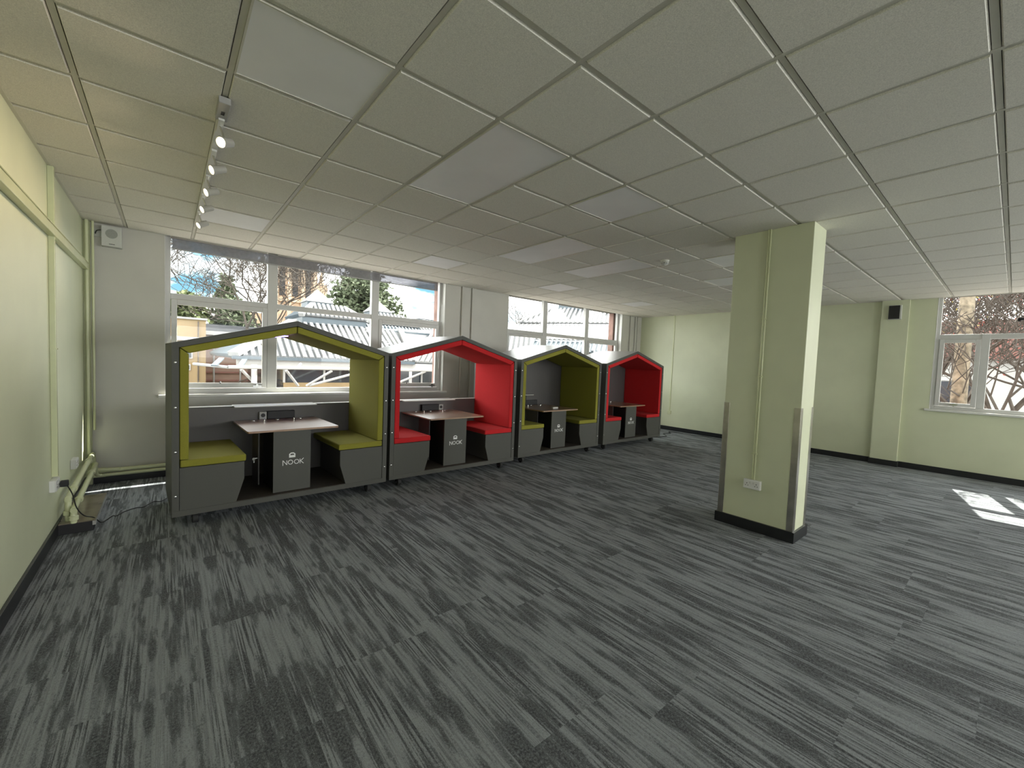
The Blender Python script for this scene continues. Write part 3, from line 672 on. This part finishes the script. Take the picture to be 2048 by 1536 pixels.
t = thing('light_track', 'white ceiling spotlight track running from the top left towards the window', 'light track', (.6, 2.35, H))
MB().box(-.018, .018, -1.42, 1.45, -.032, 0).build('rail', 'white_gloss', t, .002)
MB().box(-.028, .028, -1.50, -1.28, -.036, 0).build('feed_box', 'socket_grey', t, .004)
MB().box(-.008, .008, -1.40, -1.36, -.038, -.036).build('feed_switch', 'black_plastic', t)
spots = [(1.12, (-.62, -.66, -.42)), (1.60, (-.86, -.30, -.42)), (2.12, (-.86, -.30, -.42)), (2.62, (-.84, -.30, -.46)), (3.20, (-.80, -.30, -.52))]
lbs = ['nearest white track spotlight, its warm lamp shining towards the camera', 'second white track spotlight along the rail, lit lens turned left', 'middle one of the five white track spotlights, lens turned left', 'fourth white track spotlight along the rail from the camera', 'furthest white track spotlight, at the window end of the rail']
for (y, d), lb in zip(spots, lbs):
    t = thing('track_spotlight', lb, 'spotlight', (.6, y, H - .033), 0, 'spotlights on the ceiling track')
    d = Vector(d).normalized()
    MB().box(-.015, .015, -.085, .085, -.014, .001).build('adapter', 'white_gloss', t, .003)
    MB().tube([(0, 0, -.012), (.012, .0, -.05), (.02, .0, -.085)], .006, n=8).build('arm', 'chrome', t)
    c = Vector((.03, .0, -.095))
    MB().lathe(c - d * .045, d, [(0, .020), (.004, .024), (.064, .026), (.086, .032), (.093, .032), (.093, .028), (.086, .026)], 24).build('lamp_head', 'lamp_grey', t)
    MB().lathe(c + d * .042, d, [(0, .026), (.003, .026)], 24).build('lens', 'lamp_warm', t)
    L = bpy.data.lights.new('spot_lamp', 'SPOT'); L.energy = 5; L.color = (1, .78, .50); L.spot_size = math.radians(100); L.spot_blend = .8; L.shadow_soft_size = .03
    lo = bpy.data.objects.new('spot_lamp', L); C.objects.link(lo); lo.parent = t; lo.location = c + d * .055
    lo.rotation_euler = (-d).to_track_quat('Z', 'Y').to_euler()

#OUTSIDE
# ---------------------------------------------------------------- outside
struct('ground', MB().box(XF + 1.2, 140, -120, 160, -4.3, -4.0).box(-90, XF + 1.2, YW + 1.2, 160, -4.3, -4.0), 'asphalt')

def ribbed_slope(parent, p0, p1, q0, q1, m='roof_pan_shade', pitch=.25, rh=.10, rw=.13, up=None, cap=False):
    """roof plane with bottom edge p0-p1 and top edge q0-q1, raised seams running up the slope"""
    p0, p1, q0, q1 = map(Vector, (p0, p1, q0, q1))
    nrm = (p1 - p0).cross(q0 - p0).normalized()
    if nrm.z < 0: nrm = -nrm
    e = (p1 - p0); Lb = e.length; e = e / Lb; s = nrm.cross(e).normalized()
    if s.z < 0: s = -s
    b = MB(); th = nrm * .08
    b.add([p0 - th, p1 - th, q1 - th, q0 - th, p0, p1, q1, q0], [(0, 3, 2, 1), (4, 5, 6, 7), (0, 1, 5, 4), (1, 2, 6, 5), (2, 3, 7, 6), (3, 0, 4, 7)])
    a0, a1 = (q0 - p0).dot(e), (q1 - p0).dot(e); Ht = (q0 - p0).dot(s)
    lo, hi = min(0, a0), max(Lb, a1); k = lo + pitch / 2
    slope = b.build('roof_slope', m, parent); b = MB()
    while k < hi:
        # span of s for this k inside the quad
        def left(t): return a0 * t
        def right(t): return Lb + (a1 - Lb) * t
        ts = [i / 60 for i in range(61) if left(i / 60) - 1e-6 <= k <= right(i / 60) + 1e-6]
        if ts and ts[-1] - ts[0] > .05:
            A = p0 + e * k + s * Ht * ts[0]; B = p0 + e * k + s * Ht * ts[-1]
            w = e * rw / 2; h = nrm * rh
            b.add([A - w, A + w, A + w + h, A - w + h, B - w, B + w, B + w + h, B - w + h], [(0, 1, 2, 3), (7, 6, 5, 4), (0, 4, 5, 1), (1, 5, 6, 2), (2, 6, 7, 3), (3, 7, 4, 0)])
        k += pitch
    return b.build('roof_battens', 'roof_seam' if m == 'roof_pan_shade' else m, slope)
def hip_cap(parent, pts, w=.22):
    b = MB()
    for i in range(len(pts) - 1): b.beam(pts[i], pts[i + 1], w, .16)
    return b.build('ridge_cap', 'roof_cap', parent)

# pavilion: long ribbed lower roof, raised upper roofs with cupolas
t = thing('pavilion_building', 'low building beyond the nearer window with white ribbed metal roofs and little roof turrets', 'building', (5.7, 19.5, -4)); o = Vector((5.7, 19.5, -4))
def T(x, y, z): return (x - o.x, y - o.y, z - o.z)
zE, sl = 1.40, .64
def z_at(d): return zE + sl * d
# lower roof front, left and back slopes (eaves at y=16, x=2.19)
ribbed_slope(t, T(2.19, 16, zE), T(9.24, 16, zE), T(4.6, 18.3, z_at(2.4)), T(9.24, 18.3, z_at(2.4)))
ribbed_slope(t, T(2.19, 26.6, zE), T(2.19, 16, zE), T(4.6, 24.2, z_at(2.4)), T(4.6, 18.3, z_at(2.4)), 'clad_blue_shade')
hip_cap(t, [T(2.19, 16, zE + .08), T(4.6, 18.3, z_at(2.4) + .08)], .42)
MB().box(4.6 - o.x, 16 - o.x, 18.28 - o.y, 24 - o.y, 6, z_at(2.4) + 4 + .02).build('roof_core', 'clad_blue_shade', t)
# right wing, its slope turned
A0 = Vector((9.24, 16, zE)); dE = Vector((.72, -.69, 0)); dU = Vector((.69, .72, 0))
b0 = A0; b1 = A0 + dE * 5.5
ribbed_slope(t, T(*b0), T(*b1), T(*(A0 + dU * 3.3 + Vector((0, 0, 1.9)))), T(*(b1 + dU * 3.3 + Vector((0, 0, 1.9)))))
ribbed_slope(t, T(9.24, 16, zE), T(9.24, 16.4, zE + .2), T(7.4, 18.3, z_at(2.4)), T(12.6, 18.9, z_at(2.9)), 'roof_pan_shade')
hip_cap(t, [T(9.24, 16, zE + .06), T(9.6, 18.4, z_at(2.4) + .1)], .25)
# fascia, gutter and walls under the eaves
MB().box(2.3 - o.x, 9.24 - o.x, 16.05 - o.y, 16.2 - o.y, 5.05, 5.33).build('fascia', 'beam_white', t)
MB().beam(T(9.24, 16.1, 1.2), T(13.2, 12.3, 1.2), .12, .28).build('fascia', 'beam_white', t)
MB().box(2.14 - o.x, 9.24 - o.x, 15.9 - o.y, 16.02 - o.y, 5.30, 5.42).build('gutter', 'clad_blue_shade', t)
MB().box(3.9 - o.x, 18 - o.x, 16.6 - o.y, 26 - o.y, 0, 5.2).build('glazed_wall', 'dark_glass', t)
MB().box(3.9 - o.x, 18 - o.x, 16.45 - o.y, 16.58 - o.y, 4.15, 4.42).build('timber_rail', 'stone_tan', t)
b = MB()
for k in range(9): b.box(3.9 + k * 1.5 - o.x, 3.97 + k * 1.5 - o.x, 16.5 - o.y, 16.58 - o.y, 0, 5.2)
b.build('mullions', 'beam_white', t)
# upper roofs with cupolas, stepping back to the right
def turret(cx, cy, z0, w=1.42, k=1.0):
    def R(h, z): return [T(cx - h * .72, cy - h * .8, z), T(cx + h, cy - h * .8, z), T(cx + h, cy + h, z), T(cx - h * .72, cy + h, z)]
    lo = R(1.75, z0); hi = R(.80, z0 + .62 * k)
    for a, c, m in ((0, 1, 'roof_pan_shade'), (1, 2, 'roof_pan_shade'), (2, 3, 'roof_pan_shade'), (3, 0, 'clad_blue_shade')): ribbed_slope(t, lo[a], lo[c], hi[a], hi[c], m, pitch=.2, rh=.08, rw=.10)
    hip_cap(t, [lo[0], hi[0]], .24); hip_cap(t, [lo[1], hi[1]], .16)
    l2 = R(1.65, z0 - .02); MB().add(l2 + [(p[0], p[1], p[2] - .45) for p in l2], [(0, 1, 5, 4), (1, 2, 6, 5), (2, 3, 7, 6), (3, 0, 4, 7), (0, 3, 2, 1), (4, 5, 6, 7)]).build('clerestory', 'clad_blue_shade', t)
    c2x = cx - .25; h = .56; z1 = z0 + .62 * k
    MB().box(c2x - h - o.x, c2x + h - o.x, cy - h - o.y, cy + h - o.y, z1 - o.z - .3, z1 + .12 - o.z).build('cupola_base', 'clad_blue_shade', t)
    h += .05
    MB().add([T(c2x - h, cy - h, z1 + .12), T(c2x + h, cy - h, z1 + .12), T(c2x + h, cy + h, z1 + .12), T(c2x - h, cy + h, z1 + .12), T(c2x, cy, z1 + .78)], [(0, 1, 4), (1, 2, 4), (2, 3, 4), (3, 0, 4), (3, 2, 1, 0)]).build('cupola_roof', 'roof_cap', t)
turret(6.15, 19.6, 3.30); turret(9.55, 20.7, 3.30); turret(13.3, 22.5, 3.35)
# middle band of cladding in the shaded blue-grey tone, running to the right behind the lower roof
ribbed_slope(t, T(5.5, 18.4, 2.88), T(16, 19.4, 2.88), T(5.2, 18.75, 3.22), T(15.8, 19.8, 3.22), 'clad_blue_shade', pitch=.2, rh=.05, rw=.07)
b = MB()
for k in range(36): b.box(5.7 + k * .22 - o.x, 5.8 + k * .22 - o.x, 18.28 - o.y + k * .021, 18.42 - o.y + k * .021, 2.80 - o.z, 2.87 - o.z)
b.build('eaves_ends', 'roof_cap', t)

t = thing('glass_canopy', 'white steel canopy frame with slanting struts in front of the ribbed-roof building', 'canopy', (5, 14, -4)); o = Vector((5, 14, -4))
MB().tube([T(1.86, 14, 1.07), T(9.6, 14, 1.10)], .055, n=10).tube([T(9.6, 14, 1.10), T(13.2, 10.6, 1.12)], .055, n=10).build('front_beam', 'beam_white', t)
MB().tube([T(1.86, 14, 1.06), T(1.05, 15.6, 1.1)], .05, n=8).build('side_beam', 'roof_cap', t)
for p, q in (((2.2, 14, 1.0), (2.75, 14.9, .45)), ((3.5, 14, 1.0), (4.1, 15, .4)), ((5.0, 14, 1.0), (4.4, 15, .4)), ((6.1, 14, 1.0), (4.5, 15, .4)), ((6.9, 14, 1.0), (6.6, 15, .3)), ((8.8, 14, 1.05), (7.5, 15, .3)), ((4.2, 15.1, 1.2), (3.9, 14.1, 1.1)), ((7.9, 15.1, 1.2), (7.6, 14.1, 1.1))):
    MB().tube([T(*p), T(*q)], .045, n=8).build('strut', 'beam_white', t)
MB().tube([T(2.62, 14.4, 1.15), T(2.62, 14.4, -4)], .09, n=10).build('post', 'beam_white', t)
MB().tube([T(8.4, 14.6, 1.1), T(8.4, 14.6, -4)], .06, n=10).build('post', 'beam_white', t)
for xx_ in (1.5, 2.2, 2.9): MB().beam(T(xx_, 14.2, 1.10), T(xx_ + .35, 16, 1.32), .16, .04).build('canopy_bar', 'clad_blue_shade', t)

# tan stone building and pink brick range at the left
t = thing('stone_building', 'tan flat-topped stone building at the far left behind the nearest booth', 'building', (-3, 29, -4)); o = Vector((-3, 29, -4))
MB().box(-9 - o.x, 1.86 - o.x, 24 - o.y, 34 - o.y, 0, 3.07 + 4).build('wall', 'stone_tan', t)
MB().box(-9.1 - o.x, 1.92 - o.x, 23.9 - o.y, 34 - o.y, 7.07, 7.16).build('parapet', 'roof_cap', t)
MB().box(-9.1 - o.x, 1.9 - o.x, 23.85 - o.y, 24 - o.y, 6.03, 6.2).build('cornice', 'beam_white', t)
for x0, x1, z0, z1 in ((.45, .85, 1.2, 1.85), (.92, 1.28, 1.2, 1.85), (1.0, 1.2, .62, .82), (.7, 1.2, -1.2, -.15)):
    w_ = MB().box(x0 - .05 - o.x, x1 + .05 - o.x, 23.93 - o.y, 24 - o.y, z0 + 3.95, z1 + 4.05).build('window_frame', 'beam_white', t)
    MB().box(x0 - o.x, x1 - o.x, 23.9 - o.y, 23.94 - o.y, z0 + 4, z1 + 4).build('window_glass', 'dark_glass', w_)
MB().tube([T(1.55, 23.9, 3.0), T(1.55, 23.9, -4)], .03, n=6).build('downpipe', 'bark_grey', t)
t = thing('brick_building', 'pink brick range with slate roof between the stone building and the metal roofs', 'building', (6, 30, -4)); o = Vector((6, 30, -4))
MB().box(1.95 - o.x, 14 - o.x, 28 - o.y, 36 - o.y, 0, 6.55).build('wall', 'brick_pink', t)
MB().box(1.9 - o.x, 14 - o.x, 27.8 - o.y, 28 - o.y, 6.5, 6.72).build('gutter', 'beam_white', t)
MB().prism([(27.85 - o.y, 6.72), (36 - o.y, 6.72), (31.5 - o.y, 7.3)], 2.1 - o.x, 14 - o.x, 'x').build('slate_roof', 'slate', t)
for z in (6.3, 4.72, 4.28, 3.8, 3.2): MB().box(1.95 - o.x, 8 - o.x, 27.92 - o.y, 28 - o.y, z, z + .09).build('band', 'copper_red', t)
MB().tube([T(2.45, 27.8, 2.5), T(2.45, 27.8, -4)], .05, n=6).tube([T(3.75, 27.8, 2.5), T(3.75, 27.8, -4)], .05, n=6).build('downpipe', 'roof_cap', t)
t = thing('curved_railing', 'dark curved metal railing low down between the two buildings at the left', 'railing', (4, 22, -4)); o = Vector((4, 22, -4))
for dz in (0, -.25): MB().tube([T(2.9 + .3 * k, 21, .18 + dz + .5 * math.sin(k / 7 * PI / 2)) for k in range(8)], .03, n=6).build('rail', 'bark_grey', t)
for k in range(1, 8, 2): MB().tube([T(2.9 + .3 * k, 21, -1.2), T(2.9 + .3 * k, 21, .15 + .5 * math.sin(k / 7 * PI / 2))], .02, n=5).build('baluster', 'bark_grey', t)

# church tower
t = thing('church_tower', 'tall sandstone church tower with a small pinnacle, seen through the bare branches', 'tower', (16, 73, -4)); o = Vector((16, 73, -4))
MB().box(12.9 - o.x, 18.6 - o.x, 70 - o.y, 76 - o.y, 0, 32).build('tower_body', 'church_stone', t)
for x in (12.7, 14.5, 16.4, 18.2): MB().box(x - o.x, x + .55 - o.x, 69.5 - o.y, 70 - o.y, 0, 30).build('buttress', 'church_stone', t)
for x in (13.5, 15.3, 17.15):
    MB().prism([(x - o.x, 14.5), (x + .75 - o.x, 14.5), (x + .75 - o.x, 20.5), (x + .375 - o.x, 21.4), (x - o.x, 20.5)], 69.85 - o.y, 70 - o.y).build('lancet_window', 'slate', t)
for z in (13.6, 22.2): MB().box(12.7 - o.x, 18.8 - o.x, 69.6 - o.y, 70 - o.y, z, z + .35).build('string_course', 'church_stone', t)
MB().lathe((19.6 - o.x, 70.5 - o.y, 0), (0, 0, 1), [(0, .75), (16.4, .75), (16.45, .85), (16.8, .85), (16.85, .55), (17.6, .3), (19.3, .05)], 8).build('pinnacle', 'church_stone', t)
for dx in (-.6, .6): MB().lathe((19.6 + dx - o.x, 69.9 - o.y, 0), (0, 0, 1), [(0, .22), (16.3, .22), (17.2, .03)], 6).build('corner_spirelet', 'church_stone', t)
MB().box(8 - o.x, 21 - o.x, 76 - o.y, 90 - o.y, 0, 12).build('nave', 'church_stone', t)

# second pavilion, seen through the far back window
t = thing('hipped_metal_roof_building', 'big pale hipped metal roof building filling the further back window', 'building', (26, 20, -4)); o = Vector((26, 20, -4))
P0, P1 = Vector((19.6, 20.8, 4.45)), Vector((23.6, 14.6, 4.45)); dd = (P1 - P0).normalized(); nn = Vector((dd.y, -dd.x, 0)) * -1
Q0 = P0 + dd * 1.9 + nn * 2.3 + Vector((0, 0, 1.25)); Q1 = P1 - dd * 1.9 + nn * 2.3 + Vector((0, 0, 1.25))
R0 = P0 + nn * 7; R1 = P1 + nn * 7
ribbed_slope(t, T(*P0), T(*P1), T(*Q0), T(*Q1), 'roof_pan_shade', pitch=.3)
ribbed_slope(t, T(*P1), T(*R1), T(*Q1), T(*(Q1 + nn * 2.4)), 'roof_pan_shade', pitch=.3)
ribbed_slope(t, T(*R0), T(*P0), T(*(Q0 + nn * 2.4)), T(*Q0), 'clad_blue_shade', pitch=.3)
hip_cap(t, [T(*P0), T(*Q0)], .2); hip_cap(t, [T(*P1), T(*Q1)], .25)
c0 = Q0 * .5 + Q1 * .5 + nn * 1.2
MB().box(c0.x - 1.1 - o.x, c0.x + 1.1 - o.x, c0.y - 1.1 - o.y, c0.y + 1.1 - o.y, 9.4, 10.2).build('roof_box', 'clad_blue_shade', t)
S0, S1 = P0 - nn * 1.9 - dd * 4 + Vector((0, 0, -1.25)), P1 - nn * 1.9 + dd * 5 + Vector((0, 0, -1.25))
ribbed_slope(t, T(*S0), T(*S1), T(*(P0 - dd * 2.2 - Vector((0, 0, .1)))), T(*(P1 + dd * 3 - Vector((0, 0, .1)))), 'roof_cap', pitch=.3, rh=.04, rw=.1)
U0, U1 = S0 - nn * 1.2 - Vector((0, 0, .8)) - dd * 4, S1 - nn * 1.2 - Vector((0, 0, .8)) + dd * 3
ribbed_slope(t, T(*U0), T(*U1), T(*(S0 - Vector((0, 0, .12)) - dd * 4)), T(*(S1 - Vector((0, 0, .12)) + dd * 3)), 'clad_blue_shade', pitch=.3)
MB().prism([(p.x - o.x, p.y - o.y) for p in (S0 + nn * .5, S1 + nn * .5, S1 + nn * 8, S0 + nn * 8)], 0, 7.0, 'z').build('wall', 'brick_pink', t)

# trees
def grow(b, p, d, L, r_, depth, rnd, spread=.5, upb=.12, tips=None, nseg=3, split=(2, 3), rmin=.008):
    pts = [Vector(p)]; dd_ = Vector(d).normalized()
    for k in range(nseg):
        dd_ = (dd_ + Vector((rnd.uniform(-1, 1), rnd.uniform(-1, 1), rnd.uniform(-.6, .8))) * .16 + Vector((0, 0, upb * .3))).normalized()
        pts.append(pts[-1] + dd_ * L / nseg)
    b.tube(pts, max(r_, rmin), max(r_ * .62, rmin), n=7 if r_ > .08 else (5 if r_ > .03 else 3), cap=False)
    if depth == 0:
        if tips is not None: tips.append(pts[-1])
        return
    for k in range(rnd.randint(*split)):
        a = Vector((rnd.uniform(-1, 1), rnd.uniform(-1, 1), rnd.uniform(-.35, .8))).normalized()
        nd = (dd_ * (1 - spread) + a * spread * 1.3 + Vector((0, 0, upb))).normalized()
        q = pts[-1] if k < 2 else pts[rnd.randint(1, nseg - 1)]
        grow(b, q, nd, L * rnd.uniform(.66, .84), r_ * .60, depth - 1, rnd, spread, upb, tips, nseg, split, rmin)
def bare_tree(x, y, h, r_, seed, label, m='bark_grey', lean=(0, 0), depth=6, leaves=None, L=None, twig='twig', spread=.5, split=(2, 3), trunk=.3, rmin=.008):
    rnd = random.Random(seed); t = thing('bare_tree', label, 'tree', (x, y, -4), 0, None)
    b = MB(); tips = []; top = Vector((lean[0], lean[1], h * trunk))
    n_ = 8; pts = [Vector((lean[0] * (k / n_) + rnd.uniform(-.03, .03) * h * .1, lean[1] * (k / n_), h * trunk * k / n_)) for k in range(n_ + 1)]
    b.tube(pts, r_, r_ * .72, n=12).build('trunk', m, t)
    b = MB()
    for k in range(4):
        a = rnd.uniform(0, 2 * PI) + k * 1.6; grow(b, pts[-1 - (k % 2)], (math.cos(a) * .55, math.sin(a) * .55, .8), (L or h * .2), r_ * .5, depth, rnd, spread, .12, tips, split=split, rmin=rmin)
    b.build('branches', twig, t)
    if leaves:
        mt, cnt, sz = leaves; b = MB()
        for k in range(cnt):
            p = rnd.choice(tips) + Vector((rnd.gauss(0, .25), rnd.gauss(0, .25), rnd.gauss(0, .2)))
            a = Vector((rnd.uniform(-1, 1), rnd.uniform(-1, 1), rnd.uniform(-1, 1))).normalized(); c = a.orthogonal().normalized()
            b.add([p, p + a * sz + c * sz * .4, p + a * sz * 2, p + a * sz - c * sz * .4], [(0, 1, 2, 3)])
        b.build('leaves', mt, t)
    return t
def leaf_cloud(b, c, rx, rz, n, size, rnd):
    """n small leaf sprays scattered through the outer part of an ellipsoid"""
    for k in range(n):
        d = Vector((rnd.gauss(0, 1), rnd.gauss(0, 1), rnd.gauss(0, 1))).normalized(); q = rnd.uniform(.55, 1.08)
        p = Vector(c) + Vector((d.x * rx * q, d.y * rx * q, d.z * rz * q))
        a = (d * .7 + Vector((rnd.uniform(-1, 1), rnd.uniform(-1, 1), rnd.uniform(-.8, .6)))).normalized(); e = a.orthogonal().normalized(); e.rotate(Matrix.Rotation(rnd.uniform(0, 6.28), 3, a))
        z = size * rnd.uniform(.6, 1.3); b.add([p, p + a * z * .5 - e * z * .28, p + a * z, p + a * z * .5 + e * z * .28], [(0, 1, 2, 3)])
def conifer(x, y, h, w, seed, label, m='needle_dark', z0=-4, tiers=12, n=90, size=.3, shape='cone', zlow=.25):
    """trunk, level branches and sprays of needles; h total height, w crown radius"""
    rnd = random.Random(seed); t = thing('conifer_tree', label, 'tree', (x, y, z0)); MB().tube([(0, 0, 0), (0, 0, h * .95)], h * .02, .03, n=8).build('trunk', 'bark_grey', t)
    b = MB(); br = MB()
    for i in range(tiers):
        f_ = i / (tiers - 1); z = h * (zlow + (.97 - zlow) * f_)
        rad = w * ((1 - f_) ** .7 * .95 + .05 if shape == 'cone' else math.sin((.12 + .88 * (1 - f_)) * PI * .62))
        cnt = max(3, int(9 * rad / w))
        for k in range(cnt):
            a = 2 * PI * (k + rnd.random() * .8) / cnt; R_ = rad * rnd.uniform(.75, 1.12)
            tip = Vector((math.cos(a) * R_, math.sin(a) * R_, z + rnd.uniform(-.03, .03) * h)); base = Vector((0, 0, z - R_ * .1)); br.tube([base, tip], .06, .015, n=4, cap=False)
            for q in (.45, .72, .95):
                leaf_cloud(b, base.lerp(tip, q) + Vector((0, 0, rnd.uniform(-.1, .1))), w * .20 * (1.25 - q * .45), w * (.10 if shape == 'cone' else .17), int(n * (1.3 - q * .5)), size, rnd)
        leaf_cloud(b, (0, 0, z), rad * .35, h * .03, n, size, rnd)
    br.build('branches', 'bark_grey', t); b.build('foliage', m, t)
    return t
conifer(17.3, 45, 16.4, 4.2, 3, 'spreading dark conifer to the right of the church tower', tiers=13, n=60, size=.5, shape='round', zlow=.35)
conifer(1.4, 36, 9.4, 2.6, 5, 'round bushy evergreen above the stone building', 'needle_green', tiers=9, n=60, size=.4, shape='round', zlow=.3)
conifer(4.4, 37, 9.6, 2.9, 8, 'darker bushy evergreen behind the slate roof', 'needle_dark', tiers=9, n=60, size=.4, shape='round', zlow=.3)
conifer(4.4, 43, 12.2, 1.9, 12, 'pointed grey-green conifer behind the bare branches', 'needle_dark', tiers=14, n=24, size=.4)
conifer(-1.2, 25, 13.5, 1.75, 9, 'dark conifer just poking in at the left edge of the nearer window', 'needle_dark', tiers=18, n=40, size=.3)
bare_tree(4.65, 30, 17, .14, 21, 'leafless tree with the leftmost trunk, spreading its twigs over the sky', depth=6, L=3.9, trunk=.42, spread=.66, rmin=.017, split=(3, 3), lean=(-.3, 0))
bare_tree(5.4, 31, 16, .12, 33, 'leafless tree right behind the first one, rising beside the window mullion', depth=6, L=3.0, trunk=.46, spread=.5, rmin=.015)
bare_tree(10.5, 58, 22, .2, 41, 'leafless tree in front of the church tower', depth=6, L=4.2, trunk=.42, twig='twig', spread=.6, rmin=.025)
bare_tree(57, 62, 19, .3, 45, 'small distant leafless tree left of the hipped metal roof', depth=4, L=3.6, trunk=.5, rmin=.03)
# beyond the right-hand window
bare_tree(13.2, -1.22, 13, .15, 74, 'big mottled tree trunk right outside the right-hand window', 'bark_mottled', depth=5, L=1.6, trunk=.78, twig='bark_mottled', spread=.5, rmin=.008, lean=(.1, .05))
bare_tree(15.6, -2.1, 11, .13, 52, 'second mottled tree, behind the first and further right', 'bark_mottled', depth=6, L=1.9, trunk=.4, twig='twig', spread=.55, rmin=.009, lean=(.1, .4))
bare_tree(14.3, -2.45, 10, .10, 57, 'slim grey tree at the right edge of the picture with yellow shoots', 'bark_grey', depth=6, L=1.7, trunk=.38, leaves=('leaf_yellow', 500, .03), spread=.55, rmin=.008, lean=(.2, .3))
bare_tree(19, -.9, 12, .12, 58, 'leafless tree further back beyond the right-hand window', 'bark_grey', depth=6, L=2.2, trunk=.33, spread=.6, rmin=.009, split=(3, 3), leaves=('leaf_red', 900, .05))
bare_tree(21, -3.4, 12, .12, 59, 'red-leaved tree far back beyond the right-hand window', 'bark_grey', depth=6, L=2.3, trunk=.33, spread=.6, rmin=.011, leaves=('leaf_red', 2600, .06))
t = thing('white_house', 'white rendered house with red roof half hidden behind the trees at the right', 'building', (34, -6, -4)); o = Vector((34, -6, -4))
MB().box(-4, 4, -10, 9, 0, 6.6).build('wall', 'render_white', t)
MB().prism([(-10.4, 6.6), (9.4, 6.6), (8, 8.4), (-9, 8.4)], -4.4, 4.4, 'x').build('roof', 'copper_red', t)
for y_ in (-6, -3, 0, 3, 6):
    for z in (1.2, 4.2): w_ = MB().box(-4.05, -3.98, y_ - .6, y_ + .6, z, z + 1.3).build('window', 'dark_glass', t)
